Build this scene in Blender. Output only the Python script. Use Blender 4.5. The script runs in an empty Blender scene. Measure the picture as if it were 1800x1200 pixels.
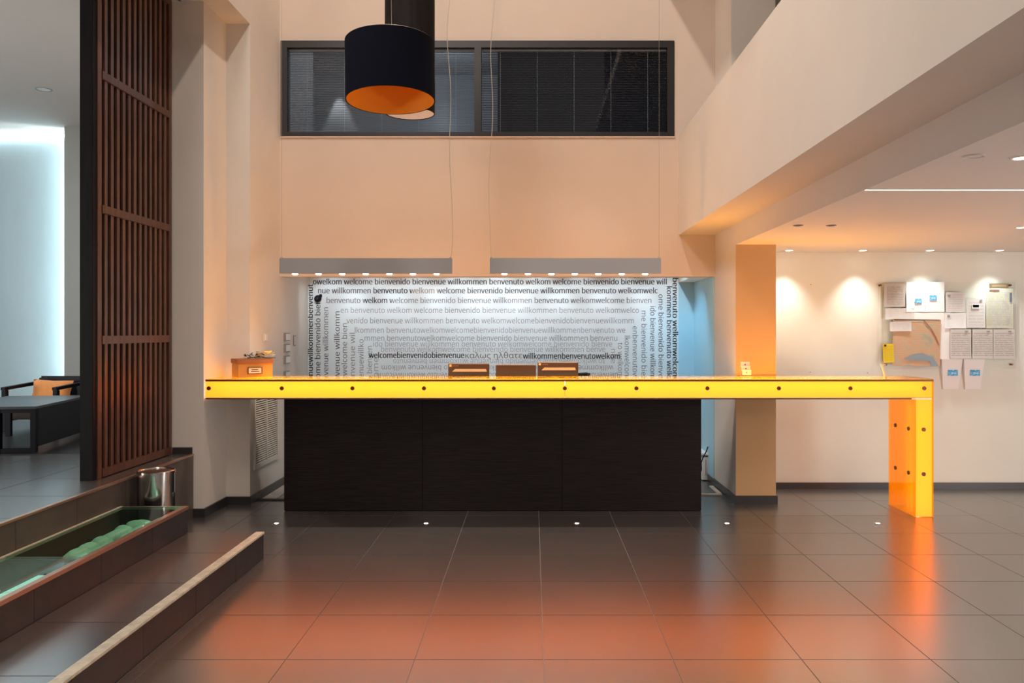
import bpy, bmesh, math, random
from mathutils import Vector, Matrix, noise
random.seed(7)
R = math.radians
sc = bpy.context.scene
COL = sc.collection

# ------------------------------------------------------------------ camera, world, exposure
FPX = 1456.0; CH = 1.527; VX = 936.0; VY = 582.0     # lens in pixels of an 1800 px wide frame, eye height, vanishing point
cam = bpy.data.objects.new('camera', bpy.data.cameras.new('camera'))
COL.objects.link(cam); sc.camera = cam
cam.location = (0, 0, CH); cam.rotation_euler = (R(90), 0, 0)
cam.data.sensor_width = 36; cam.data.lens = FPX / 1800 * 36
cam.data.shift_x = -(VX - 900) / 1800; cam.data.shift_y = -(600 - VY) / 1800
cam.data.clip_end = 100
sc.view_settings.view_transform = 'Standard'; sc.view_settings.look = 'None'
sc.view_settings.exposure = 0.0; sc.view_settings.gamma = 1.0
sc.view_settings.use_curve_mapping = False
w = bpy.data.worlds.new('world'); sc.world = w; w.use_nodes = True
w.node_tree.nodes['Background'].inputs[0].default_value = (1.0, 0.87, 0.77, 1)
w.node_tree.nodes['Background'].inputs[1].default_value = 0.45

def light(name, kind, loc, power, color=(1, 1, 1), size=0.1, aim=None, spot=60, blend=0.5, size_y=None, spread=None):
    d = bpy.data.lights.new(name, kind); d.energy = power; d.color = color
    o = bpy.data.objects.new(name, d); COL.objects.link(o); o.location = loc
    if kind == 'AREA':
        d.size = size
        if size_y: d.shape = 'RECTANGLE'; d.size_y = size_y
        if spread: d.spread = R(spread)
    else: d.shadow_soft_size = size
    if kind == 'SPOT': d.spot_size = R(spot); d.spot_blend = blend
    if aim is not None:
        o.rotation_euler = (Vector(aim) - Vector(loc)).to_track_quat('-Z', 'Y').to_euler()
    return o
# high spot of the atrium, then added fill lights without visible fixtures
light('atrium_lamp_and_fill', 'SPOT', (-0.35, 5.0, 7.75), 410, (1.0, 0.88, 0.76), 0.10, (-0.4, 7.0, 2.4), 110, 0.6)
light('atrium_lamp_and_fill', 'AREA', (-2.2, 2.5, 6.6), 170, (1.0, 0.88, 0.78), 1.6, (1.4, 4.5, 2.6))  # added soft fill from the left for the parapet face
light('hall_fill', 'AREA', (4.4, 3.0, 2.27), 60, (1.0, 0.88, 0.8), 2.0, (4.4, 3.0, 0))  # added fill to brighten the hall, no fixture
light('hall_up_fill', 'AREA', (6.6, 3.0, 0.5), 90, (1.0, 0.88, 0.82), 1.2, (4.6, 4.6, 2.3))  # out-of-frame fill added to brighten the hall ceiling
light('lounge_fill', 'AREA', (-6.0, 7.6, 4.2), 60, (0.80, 0.93, 1.0), 1.6, (-6.0, 7.6, 0))  # added cool fill to brighten the lounge, no fixture
light('lounge_up_fill', 'AREA', (-7.5, 3.0, 1.3), 170, (0.98, 0.96, 0.92), 1.2, (-6.0, 7.0, 4.2))  # out-of-frame fill added to brighten the lounge ceiling

# ------------------------------------------------------------------ helpers
def X(px, Y): return (px - VX) * Y / FPX
def H(py, Y): return CH - (py - VY) * Y / FPX

def node(nt, t, **kw):
    n = nt.nodes.new(t)
    for k, v in kw.items(): setattr(n, k, v)
    return n
def mat(name, color, rough=0.5, metal=0.0, spec=0.5, emit=None, estr=0.0, alpha=1.0, trans=0.0, ior=1.5,
        var=0.0, scale=6.0, stretch=(1, 1, 1), bump=0.0, bscale=60.0, coat=0.0, rvar=0.0, randv=0.0, sheen=0.0):
    m = bpy.data.materials.new(name); m.use_nodes = True; nt = m.node_tree
    b = nt.nodes['Principled BSDF']; I = b.inputs
    I['Base Color'].default_value = (*color, 1); I['Roughness'].default_value = rough
    I['Metallic'].default_value = metal; I['Specular IOR Level'].default_value = spec
    I['IOR'].default_value = ior; I['Transmission Weight'].default_value = trans
    I['Alpha'].default_value = alpha; I['Coat Weight'].default_value = coat
    I['Sheen Weight'].default_value = sheen
    if emit: I['Emission Color'].default_value = (*emit, 1); I['Emission Strength'].default_value = estr
    tc = node(nt, 'ShaderNodeTexCoord'); mp = node(nt, 'ShaderNodeMapping')
    mp.inputs['Scale'].default_value = stretch
    nt.links.new(tc.outputs['Object'], mp.inputs['Vector'])
    geo = None
    if randv:
        oi = node(nt, 'ShaderNodeObjectInfo'); ad = node(nt, 'ShaderNodeVectorMath', operation='ADD')
        cx = node(nt, 'ShaderNodeCombineXYZ'); mu = node(nt, 'ShaderNodeMath', operation='MULTIPLY'); mu.inputs[1].default_value = 40
        nt.links.new(oi.outputs['Random'], mu.inputs[0]); nt.links.new(mu.outputs[0], cx.inputs[0]); nt.links.new(mu.outputs[0], cx.inputs[1])
        nt.links.new(mp.outputs[0], ad.inputs[0]); nt.links.new(cx.outputs[0], ad.inputs[1]); vec = ad.outputs[0]
    else: vec = mp.outputs[0]
    if var or randv:
        n = node(nt, 'ShaderNodeTexNoise'); n.inputs['Scale'].default_value = scale; n.inputs['Detail'].default_value = 6
        n.inputs['Roughness'].default_value = 0.6
        nt.links.new(vec, n.inputs['Vector'])
        mr = node(nt, 'ShaderNodeMapRange'); mr.inputs[1].default_value = 0.3; mr.inputs[2].default_value = 0.7
        mr.inputs[3].default_value = 1 - var; mr.inputs[4].default_value = 1 + var
        nt.links.new(n.outputs['Fac'], mr.inputs[0]); out = mr.outputs[0]
        if randv:
            m2 = node(nt, 'ShaderNodeMapRange'); m2.inputs[3].default_value = 1 - randv; m2.inputs[4].default_value = 1 + randv
            nt.links.new(oi.outputs['Random'], m2.inputs[0])
            mm = node(nt, 'ShaderNodeMath', operation='MULTIPLY'); nt.links.new(out, mm.inputs[0]); nt.links.new(m2.outputs[0], mm.inputs[1]); out = mm.outputs[0]
        vm = node(nt, 'ShaderNodeVectorMath', operation='SCALE'); vm.inputs[0].default_value = color
        nt.links.new(out, vm.inputs['Scale']); nt.links.new(vm.outputs[0], I['Base Color'])
        if rvar:
            m3 = node(nt, 'ShaderNodeMapRange'); m3.inputs[1].default_value = 0.3; m3.inputs[2].default_value = 0.7
            m3.inputs[3].default_value = rough - rvar; m3.inputs[4].default_value = rough + rvar
            nt.links.new(n.outputs['Fac'], m3.inputs[0]); nt.links.new(m3.outputs[0], I['Roughness'])
    if bump:
        n2 = node(nt, 'ShaderNodeTexNoise'); n2.inputs['Scale'].default_value = bscale; n2.inputs['Detail'].default_value = 4
        nt.links.new(vec, n2.inputs['Vector'])
        bp = node(nt, 'ShaderNodeBump'); bp.inputs['Strength'].default_value = bump; bp.inputs['Distance'].default_value = 0.01
        nt.links.new(n2.outputs['Fac'], bp.inputs['Height']); nt.links.new(bp.outputs[0], I['Normal'])
    return m

def bm_box(bm, x0, x1, y0, y1, z0, z1, bev=0.0):
    b = bmesh.new()
    vs = [b.verts.new((x, y, z)) for x in (x0, x1) for y in (y0, y1) for z in (z0, z1)]
    for f in ((0, 1, 3, 2), (4, 6, 7, 5), (0, 4, 5, 1), (2, 3, 7, 6), (0, 2, 6, 4), (1, 5, 7, 3)):
        b.faces.new([vs[i] for i in f])
    if bev: bmesh.ops.bevel(b, geom=b.edges[:], offset=bev, segments=2, affect='EDGES', clamp_overlap=True)
    merge(bm, b)
def merge(bm, b, M=None):
    if M is not None: bmesh.ops.transform(b, matrix=M, verts=b.verts)
    bmesh.ops.recalc_face_normals(b, faces=b.faces)
    me = bpy.data.meshes.new('tmp'); b.to_mesh(me); b.free(); bm.from_mesh(me); bpy.data.meshes.remove(me)
def bm_lathe(bm, prof, n=32, M=None, close=True):
    """prof: (r, z) points; open ends get caps when close"""
    b = bmesh.new(); rings = []
    for r, z in prof:
        if r < 1e-6: rings.append([b.verts.new((0, 0, z))])
        else: rings.append([b.verts.new((r * math.cos(2 * math.pi * k / n), r * math.sin(2 * math.pi * k / n), z)) for k in range(n)])
    for a, c in zip(rings, rings[1:]):
        for k in range(n):
            l = (k + 1) % n
            if len(a) == 1 and len(c) == 1: continue
            if len(a) == 1: b.faces.new((a[0], c[l], c[k]))
            elif len(c) == 1: b.faces.new((a[k], a[l], c[0]))
            else: b.faces.new((a[k], a[l], c[l], c[k]))
    if close:
        for rg in (rings[0], rings[-1]):
            if len(rg) > 1: b.faces.new(rg)
    merge(bm, b, M)
def bm_tube(bm, pts, r, n=8, taper=None):
    pts = [Vector(p) for p in pts]; b = bmesh.new(); rings = []
    up = Vector((0, 0, 1))
    for i, p in enumerate(pts):
        d = (pts[min(i + 1, len(pts) - 1)] - pts[max(i - 1, 0)]).normalized()
        a = d.cross(up) if abs(d.dot(up)) < 0.95 else d.cross(Vector((0, 1, 0)))
        a.normalize(); c = d.cross(a)
        rr = r if taper is None else r * taper[i]
        rings.append([b.verts.new(p + (a * math.cos(2 * math.pi * k / n) + c * math.sin(2 * math.pi * k / n)) * rr) for k in range(n)])
    for a, c in zip(rings, rings[1:]):
        for k in range(n): b.faces.new((a[k], a[(k + 1) % n], c[(k + 1) % n], c[k]))
    b.faces.new(rings[0]); b.faces.new(rings[-1])
    merge(bm, b)
def bm_prism(bm, poly, y0, y1):
    """poly in (x, z), extruded along y"""
    b = bmesh.new()
    A = [b.verts.new((x, y0, z)) for x, z in poly]; B = [b.verts.new((x, y1, z)) for x, z in poly]
    b.faces.new(A); b.faces.new(B[::-1]); n = len(poly)
    for k in range(n): b.faces.new((A[k], B[k], B[(k + 1) % n], A[(k + 1) % n]))
    merge(bm, b)
def obj(name, bm, m, parent=None, smooth=False, label=None):
    me = bpy.data.meshes.new(name); bm.to_mesh(me); bm.free()
    for mm in (m if isinstance(m, (list, tuple)) else [m]): me.materials.append(mm)
    if smooth:
        for p in me.polygons: p.use_smooth = True
        me.set_sharp_from_angle(angle=R(40))
    o = bpy.data.objects.new(name, me); COL.objects.link(o)
    if parent is not None: o.parent = parent
    if label: o['label'] = label
    return o
def box(name, x0, x1, y0, y1, z0, z1, m, parent=None, bev=0.0, label=None):
    bm = bmesh.new(); bm_box(bm, min(x0, x1), max(x0, x1), y0, y1, min(z0, z1), max(z0, z1), bev)
    return obj(name, bm, m, parent, label=label)
def thing(name, label, cat, loc=(0, 0, 0), rz=0.0, group=None, rx=0.0, ry=0.0):
    o = bpy.data.objects.new(name, None); COL.objects.link(o); o.empty_display_size = 0.1
    o.location = loc; o.rotation_euler = (rx, ry, rz); o['label'] = label; o['category'] = cat
    if group: o['group'] = group
    return o
def tag(o, label, cat, group=None):
    o['label'] = label; o['category'] = cat
    if group: o['group'] = group
    return o
def struct(o): o['kind'] = 'structure'; return o
def sbox(name, *a, **k): return struct(box(name, *a, **k))
def copy_tree(o, parent=None):
    c = o.copy(); COL.objects.link(c)
    if parent is not None: c.parent = parent
    for ch in list(o.children): copy_tree(ch, c)
    return c
def boxes(name, lst, m, parent=None, bev=0.0):
    bm = bmesh.new()
    for b in lst: bm_box(bm, *b, bev)
    return obj(name, bm, m, parent)

# ------------------------------------------------------------------ materials
M_wall = mat('wall_paint_cream', (0.72, 0.665, 0.61), 0.85, var=0.03, scale=1.2, bump=0.05, bscale=25)
M_peach = mat('wall_paint_peach', (0.67, 0.565, 0.49), 0.85, var=0.03, scale=1.0, bump=0.05, bscale=25)
M_white = mat('wall_paint_white', (0.77, 0.78, 0.72), 0.8, var=0.03, scale=1.2, bump=0.04, bscale=25)
M_bluelit = mat('wall_paint_blue_lit', (0.42, 0.68, 0.80), 0.8, var=0.02, scale=1.2)  # blue light at the recess end, put into the paint colour
M_wordw = mat('wall_paint_word', (0.72, 0.79, 0.82), 0.7, var=0.02, scale=3)
M_lounge = mat('wall_paint_lounge', (0.48, 0.60, 0.65), 0.7, var=0.06, scale=2.0, stretch=(1, 1, .25))
M_loungeg = mat('wall_paint_lounge_grey', (0.40, 0.40, 0.38), 0.8)
M_ceil = mat('ceiling_paint', (0.70, 0.655, 0.62), 0.85, var=0.02, scale=1)
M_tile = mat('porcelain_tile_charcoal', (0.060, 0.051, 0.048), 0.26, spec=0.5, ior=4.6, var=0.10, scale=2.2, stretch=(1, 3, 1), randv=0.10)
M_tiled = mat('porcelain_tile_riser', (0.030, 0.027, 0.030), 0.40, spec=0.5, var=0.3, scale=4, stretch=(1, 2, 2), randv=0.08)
M_tileb = mat('porcelain_tile_brown', (0.085, 0.066, 0.056), 0.42, spec=0.5, var=0.2, scale=4, randv=0.06)
M_grout = mat('grout_pale', (0.44, 0.40, 0.38), 0.8)
M_base = mat('baseboard_dark_tile', (0.028, 0.025, 0.027), 0.35, spec=0.6)
M_slat = mat('stained_wood_slat', (0.100, 0.042, 0.028), 0.40, var=0.4, scale=5, stretch=(8, 8, .8), randv=0.2, bump=0.05, bscale=40)
M_slatd = mat('stained_wood_dark_shaded', (0.008, 0.006, 0.008), 0.55, spec=.15, var=0.4, scale=5, stretch=(8, 8, .8))  # slat wood with the end post's frontal shade put into its colour
M_veneer = mat('dark_wenge_veneer', (0.010, 0.0058, 0.006), 0.33, spec=0.25, var=0.75, scale=3, stretch=(1.2, 1, 55), bump=0.3, bscale=5)
M_alu = mat('brushed_aluminium', (0.62, 0.58, 0.52), 0.35, metal=1.0)
M_alub = mat('aluminium_nosing_warm', (0.66, 0.60, 0.48), 0.5, metal=0.25, var=0.2, scale=20)
M_copper = mat('copper_coloured_rim', (0.60, 0.37, 0.27), 0.35, metal=0.85)
M_steel = mat('polished_steel', (0.62, 0.62, 0.62), 0.16, metal=1.0, var=0.12, scale=8, stretch=(9, 9, .05))
M_bolt = mat('dark_bolt_metal', (0.16, 0.09, 0.045), 0.35, metal=0.8)
M_black = mat('black_plastic', (0.006, 0.006, 0.010), 0.5, spec=0.2)
M_blackw = mat('black_lacquer_wood', (0.005, 0.005, 0.009), 0.5, spec=0.15)
M_tabletop = mat('black_lacquer_tabletop', (0.035, 0.042, 0.055), 0.28, spec=0.7)
M_tablep = mat('table_side_panel_charcoal', (0.017, 0.018, 0.027), 0.55, spec=0.25)
M_brownf = mat('brown_upholstery', (0.035, 0.024, 0.021), 0.9, var=0.2, scale=30)
M_orangef = mat('orange_cushion_fabric', (0.80, 0.30, 0.085), 0.9, var=0.05, scale=30, sheen=0.3)
M_navy = mat('navy_shade_fabric', (0.003, 0.004, 0.011), 0.8, spec=0.1, var=0.1, scale=60, bump=0.1, bscale=300)
M_brownshade = mat('black_brown_shade_fabric', (0.010, 0.007, 0.008), 0.7, spec=0.2, var=0.5, scale=30, stretch=(1, 1, .2), bump=0.15, bscale=200)
M_orangel = mat('orange_shade_lining', (0.85, 0.30, 0.012), 0.55, emit=(0.9, 0.22, 0.0), estr=0.02)  # faint emission stands in for light bounced off the floor
M_diff = mat('fabric_diffuser_pale', (0.50, 0.46, 0.46), 0.7, var=0.25, scale=30, stretch=(1, 6, 1), emit=(.75, .55, .5), estr=0.18)
M_grey = mat('grey_powder_coat', (0.36, 0.365, 0.38), 0.6)
M_cream = mat('cream_cable', (0.62, 0.55, 0.45), 0.6)
M_wire = mat('steel_wire', (0.45, 0.38, 0.32), 0.4, metal=0.5)
M_frame = mat('window_frame_anthracite', (0.022, 0.020, 0.024), 0.4)
M_blind = mat('blind_slat_aluminium', (0.26, 0.255, 0.25), 0.5, spec=0.6)
M_blind_unlit = mat('blind_slat_unlit', (0.035, 0.037, 0.050), 0.5, spec=0.5)  # same slats, darkened in colour for the unlit right pane
M_head = mat('blind_rail_white', (0.72, 0.72, 0.68), 0.5)
M_plast = mat('white_plastic', (0.80, 0.79, 0.78), 0.35)
M_gris = mat('grey_plastic_frame', (0.30, 0.28, 0.28), 0.4)
M_vent = mat('vent_cream_enamel', (0.66, 0.61, 0.53), 0.45)
M_dark = mat('dark_void', (0.010, 0.010, 0.010), 0.9)
M_gapshade = mat('slat_gap_shade', (0.006, 0.005, 0.006), 0.6, spec=0.2)  # shade between the screen slats, as a flat black colour
M_card = mat('kraft_cardboard_box', (0.38, 0.20, 0.055), 0.6, var=0.1, scale=8)
M_lid = mat('kraft_cardboard_lid', (0.24, 0.09, 0.04), 0.6, var=0.1, scale=8)
M_pink = mat('pale_card_label', (0.72, 0.62, 0.66), 0.7)
M_stone = mat('pale_pebble', (0.62, 0.66, 0.60), 0.8, var=0.12, scale=6, randv=0.06)
M_led = mat('led_lens_white', (1, 1, 1), 0.4, emit=(0.95, 1.0, 1.0), estr=14)
M_down = mat('downlight_lens_white', (1, 1, 1), 0.4, emit=(1.0, 0.98, 0.92), estr=9)
M_spotl = mat('spot_lens_warm', (1, 1, 1), 0.4, emit=(1.0, 0.93, 0.85), estr=5)
M_tube = mat('fluorescent_tube_warm', (1, 1, 1), 0.4, emit=(1.0, 0.93, 0.72), estr=8)
M_strip = mat('led_strip_cool', (1, 1, 1), 0.4, emit=(0.80, 0.97, 1.0), estr=70)
M_slot = mat('ceiling_light_slot', (1, 1, 1), 0.4, emit=(1.0, 0.86, 0.78), estr=0.9)
M_screen = mat('monitor_back_orange_lit', (0.050, 0.020, 0.012), 0.3, spec=0.6)  # brown is the counter's orange light, painted into the colour
M_green = mat('dried_leaf_green', (0.06, 0.07, 0.04), 0.8)
M_petal = mat('cream_petal', (0.72, 0.68, 0.52), 0.8)
M_petalb = mat('brown_dried_petal', (0.42, 0.24, 0.14), 0.8)
M_tray = mat('white_lamp_tray', (0.85, 0.92, 0.90), 0.5, emit=(0.75, 1.0, 0.95), estr=0.55)
M_well = mat('well_lining_dark', (0.035, 0.045, 0.040), 0.9)

def front_fresnel(nt, ior):
    # Fresnel on the entering side only: the slabs do not refract, so their far side must not reflect again
    fr = node(nt, 'ShaderNodeFresnel'); fr.inputs[0].default_value = ior
    ge = node(nt, 'ShaderNodeNewGeometry'); iv = node(nt, 'ShaderNodeMath', operation='SUBTRACT'); iv.inputs[0].default_value = 1
    nt.links.new(ge.outputs['Backfacing'], iv.inputs[1])
    mu = node(nt, 'ShaderNodeMath', operation='MULTIPLY'); nt.links.new(fr.outputs[0], mu.inputs[0]); nt.links.new(iv.outputs[0], mu.inputs[1])
    return mu
def acrylic(name, color, emit, estr, mixt=0.65):
    m = bpy.data.materials.new(name); m.use_nodes = True; nt = m.node_tree; nt.nodes.clear()
    out = node(nt, 'ShaderNodeOutputMaterial')
    tr = node(nt, 'ShaderNodeBsdfTransparent'); tr.inputs[0].default_value = (*color, 1)
    tl = node(nt, 'ShaderNodeBsdfTranslucent'); tl.inputs[0].default_value = (*color, 1)
    gl = node(nt, 'ShaderNodeBsdfGlossy'); gl.inputs[0].default_value = (1, 1, 1, 1); gl.inputs['Roughness'].default_value = 0.06
    em = node(nt, 'ShaderNodeEmission'); em.inputs[0].default_value = (*emit, 1); em.inputs[1].default_value = estr
    mx = node(nt, 'ShaderNodeMixShader'); mx.inputs[0].default_value = mixt
    nt.links.new(tr.outputs[0], mx.inputs[1]); nt.links.new(tl.outputs[0], mx.inputs[2])
    ad = node(nt, 'ShaderNodeAddShader'); nt.links.new(mx.outputs[0], ad.inputs[0]); nt.links.new(em.outputs[0], ad.inputs[1])
    fr = front_fresnel(nt, 1.45)
    m2 = node(nt, 'ShaderNodeMixShader'); nt.links.new(fr.outputs[0], m2.inputs[0])
    nt.links.new(ad.outputs[0], m2.inputs[1]); nt.links.new(gl.outputs[0], m2.inputs[2])
    nt.links.new(m2.outputs[0], out.inputs[0])
    return m
M_front = acrylic('backlit_yellow_acrylic', (1.0, 0.37, 0.040), (1.0, 0.345, 0.035), 1.0, 1.0)
M_backp = mat('orange_back_panel', (.8, .30, .03), .4)
M_top = acrylic('clear_orange_acrylic_top', (1.0, 0.66, 0.07), (1.0, 0.40, 0.02), 0.06, 0.25)
M_side = acrylic('clear_orange_acrylic_side', (1.0, 0.62, 0.05), (1.0, 0.42, 0.0), 0.16, 0.22)
def glass(name, color, f=1.45, tint=0.0, stripes=False):
    m = bpy.data.materials.new(name); m.use_nodes = True; nt = m.node_tree; nt.nodes.clear()
    out = node(nt, 'ShaderNodeOutputMaterial')
    tr = node(nt, 'ShaderNodeBsdfTransparent'); tr.inputs[0].default_value = (*color, 1)
    gl = node(nt, 'ShaderNodeBsdfGlossy'); gl.inputs['Roughness'].default_value = 0.02
    fr = front_fresnel(nt, f)
    m2 = node(nt, 'ShaderNodeMixShader'); nt.links.new(fr.outputs[0], m2.inputs[0])
    nt.links.new(tr.outputs[0], m2.inputs[1]); nt.links.new(gl.outputs[0], m2.inputs[2])
    last = m2
    if stripes:
        wv = node(nt, 'ShaderNodeTexWave'); wv.inputs['Scale'].default_value = 22; wv.bands_direction = 'Y'
        tc = node(nt, 'ShaderNodeTexCoord'); nt.links.new(tc.outputs['Object'], wv.inputs['Vector'])
        ml = node(nt, 'ShaderNodeMath', operation='MULTIPLY'); ml.inputs[1].default_value = 0.30
        nt.links.new(wv.outputs['Fac'], ml.inputs[0])
        df = node(nt, 'ShaderNodeBsdfDiffuse'); df.inputs[0].default_value = (.35, .5, .47, 1)
        m3 = node(nt, 'ShaderNodeMixShader'); nt.links.new(ml.outputs[0], m3.inputs[0])
        nt.links.new(m2.outputs[0], m3.inputs[1]); nt.links.new(df.outputs[0], m3.inputs[2]); last = m3
    nt.links.new(last.outputs[0], out.inputs[0])
    return m
M_wglass = glass('window_glass', (0.80, 0.85, 0.92), 1.5)
M_gglass = glass('green_step_glass', (0.74, 0.93, 0.84), 1.16)
M_gglass2 = glass('green_step_glass_ribbed', (0.74, 0.93, 0.85), 1.16, stripes=True)
M_clear = glass('clear_acrylic_board', (0.985, 0.99, 0.985), 1.10)

# ------------------------------------------------------------------ the shell
YB = 8.16; TOPH = 8.0
# floor slab with grout and single tiles
fl = sbox('floor', -3.0, 8.0, -2.0, 9.6, -0.25, -0.004, M_grout)
T = 0.6015; X0 = 0.0516; R0 = 3.856
bm = bmesh.new(); g = 0.0021
bm_box(bm, g, T - g, g, T - g, -0.008, 0.0, 0.0008); tile_proto = None
for i in range(-5, 10):
    for j in range(-4, 9):
        x = X0 + i * 0.6; y = R0 + j * T
        if x < -2.0 and y + T < 5.57: continue
        if i == -5 and y > 7.2: continue
        if tile_proto is None:
            tile_proto = obj('tile', bm, M_tile, fl); o = tile_proto
        else:
            o = tile_proto.copy(); COL.objects.link(o)
        o.location = (x, y, 0)
    if i == -5: o.location.x = -2.775; o.scale = ((X0 - 2.4 + 2.775) / .6, 1, 1)
box('near_floor', -1.75, 8, -2, R0 - 4 * T, -0.008, 0.0, M_tile, fl)
box('grout_margin', 6.06, 8, R0 - 4 * T, 9.6, -0.008, 0.0, M_tile, fl)
# cut line tiles beyond the grid on the left, far end only
# back wall above the recess, with the long window
WX0, WX1 = X(494, YB), X(1185, YB); WZ0, WZ1 = H(240, YB), H(72, YB)
XL, XR = -2.49, 1.80; LT = H(486, YB)
wb = struct(boxes('wall_back', [(XL, XR, YB, YB + .14, LT, WZ0), (XL, WX0, YB, YB + .14, WZ0, WZ1), (WX1, XR, YB, YB + .14, WZ0, WZ1),
                                (XL, XR, YB, YB + .14, WZ1, TOPH)], M_peach))
# recess behind the counter
YW = 9.19
struct(boxes('wall_recess', [(XL - .2, 1.62, YW, YW + .1, 0, 2.5), (1.62, 1.9, YW, YW + .1, 0, 2.07)], [M_wordw]))
sbox('wall_recess_blue_lit_end', 1.62, 1.83, YW - .004, YW, 0, LT, M_bluelit)  # thin overlay painting the blue light onto the wall's end
sbox('wall_recess_right', 1.79, 1.799, 8.19, YW, 0, 2.07, M_bluelit)
sbox('ceiling_recess', XL, 1.80, YB + .14, YW + .1, 2.5, 2.6, M_ceil)
sbox('ceiling_recess_drop', 1.62, 1.80, YB + .14, YW, 2.07, 2.5, M_white)
sbox('trim_recess_duct', 1.35, 1.79, YW - .05, YW - .004, .150, .215, M_bluelit)
# left walls: column next to the screen, returns and the side wall of the recess
struct(boxes('wall_left', [(-3.3, -2.70, 6.8, 9.4, 0, 4.235)], M_wall))
struct(boxes('wall_left_return', [(-2.75, -2.49, 7.3, 9.4, 0, 4.2351), (-3.3, -2.49, 7.3, 9.4, 4.2351, TOPH)], M_wall))
sbox('wall_left_upper', -2.9, -2.49, -2, 7.3, 4.235, TOPH, M_wall)
# right: balcony parapet, beam, hall ceiling, column, hall wall
SB = 2.475; ST = H(240, YB) + .0
sbox('wall_parapet', 1.44, 1.56, -2, YB, SB, ST, M_wall)
sbox('trim_beam_soffit', 1.56, 1.80, -2, YB, SB, SB + .12, M_wall)
sbox('ceiling_hall', 1.80, 8.0, -2, 8.2, 2.294, 2.60, M_ceil)
sbox('wall_column', 1.80, X(1363.5, 7.34), 7.34, YW + .1, 0, 2.294, M_wall)
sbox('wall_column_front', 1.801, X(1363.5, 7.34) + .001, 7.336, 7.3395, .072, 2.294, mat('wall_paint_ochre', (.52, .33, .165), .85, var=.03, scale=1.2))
sbox('wall_column_upper', 1.80, 2.20, 7.50, 8.6, 2.60, TOPH, M_wall)
sbox('wall_upper_right', 2.20, 8.0, 8.4, 8.6, 2.6, TOPH, M_wall)
sbox('wall_right', X(1363.5, 7.34), 8.0, 8.03, 8.2, 0, 2.294, M_white)
sbox('wall_side_right', 8.0, 8.2, -2, 8.2, 0, TOPH, M_wall)
sbox('ceiling_upper_blocker', 1.15, 8.0, -2, 8.155, 5.15, 5.30, M_ceil)  # unseen slab, added and widened to shade the upper right
sbox('wall_upper_rear_blocker', 1.60, 8.0, -2.1, -2, 2.3, TOPH, M_wall)  # unseen, added to block light entering the upper floor from behind
sbox('ceiling', -2.5, 8.0, -2, 8.2, TOPH, TOPH + .1, M_ceil)
# lounge
sbox('ceiling_lounge', -12, -2.88, -2, 11.4, 4.235, 4.34, M_ceil)
sbox('wall_lounge', -12, -3.2, 11.3, 11.5, 0, 4.235, M_lounge)
sbox('wall_lounge_panel', X(113, 10.95), -3.3, 10.95, 11.1, 0.52, 4.235, M_loungeg)
sbox('wall_lounge_left', -12.2, -12, -2, 11.5, 0, 4.3, M_lounge)
box('led_strip', X(113, 10.95) + .10, X(113, 10.95) + .13, 11.15, 11.18, .55, 4.15, M_strip, bpy.data.objects['wall_lounge_panel'])
box('led_strip', -9, X(113, 10.95) + .10, 11.24, 11.27, 4.17, 4.20, mat('led_strip_cool_dim', (1, 1, 1), .4, emit=(.8, .97, 1), estr=11), bpy.data.objects['wall_lounge_panel'])
# baseboards
BBH = .072
sbox('baseboard_right', X(1363.5, 7.34) + .015, 8.0, 8.015, 8.03, 0, .062, M_base)
struct(boxes('baseboard_column', [(1.785, X(1363.5, 7.34) + .015, 7.325, 7.34, 0, BBH), (1.785, 1.80, 7.34, 8.6, 0, BBH)], M_base))
struct(boxes('baseboard_left', [(-2.70, -2.685, 6.785, 7.3, 0, BBH), (-2.78, -2.70, 6.785, 6.80, 0, BBH), (-2.70, -2.475, 7.285, 7.30, 0, BBH), (-2.49, -2.475, 7.3, YW, 0, BBH)], M_base))
sbox('baseboard_platform', -2.95, -2.79, 6.785, 6.80, .52, .575, M_base)
sbox('trim_1', -2.47, -2.11, 7.47, 7.52, 0, .012, M_base)

# ------------------------------------------------------------------ platform and steps
PH, S2, S1 = .52, .347, .173
pf = sbox('floor_platform', -12, -2.79, -2, 6.8, 0, PH - .008, M_grout)
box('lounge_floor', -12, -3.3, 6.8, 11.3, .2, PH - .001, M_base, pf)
box('landing_under_column', -3.3, -2.79, 6.8, 6.81, 0, PH - .01, M_base, pf)
bm = bmesh.new(); bm_box(bm, g, .6 - g, g, T - g, PH - .009, PH, .0008); pr = None
for i in range(-7, 0):
    for j in range(-3, 5):
        x = -2.785 + i * .6 ; y = R0 + j * T
        if y > 6.2 and False: continue
        if pr is None: pr = obj('tile', bm, M_tile, pf); o = pr
        else: o = pr.copy(); COL.objects.link(o)
        o.location = (x, y, 0)
        if j == 4: o.scale = (1, (6.797 - y) / T, 1)
box('near_platform', -7, -2.785, -2, R0 - 3 * T, PH - .008, PH, M_tile, pf)
# riser cladding of the platform
bm = bmesh.new(); bm_box(bm, -.008, 0, g * .6, T - g * .6, 0.0, PH - .012, .0006); pr = None
for j in range(-3, 5):
    y = R0 + j * T
    if pr is None: pr = obj('riser_tile', bm, M_tileb, pf); o = pr
    else: o = pr.copy(); COL.objects.link(o)
    o.location = (-2.782, y, 0)
    if j == 4: o.scale = (1, (6.797 - y) / T, 1)
box('nosing', -2.80, -2.774, -2, 6.79, PH - .010, PH + .003, M_copper, pf)

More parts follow.
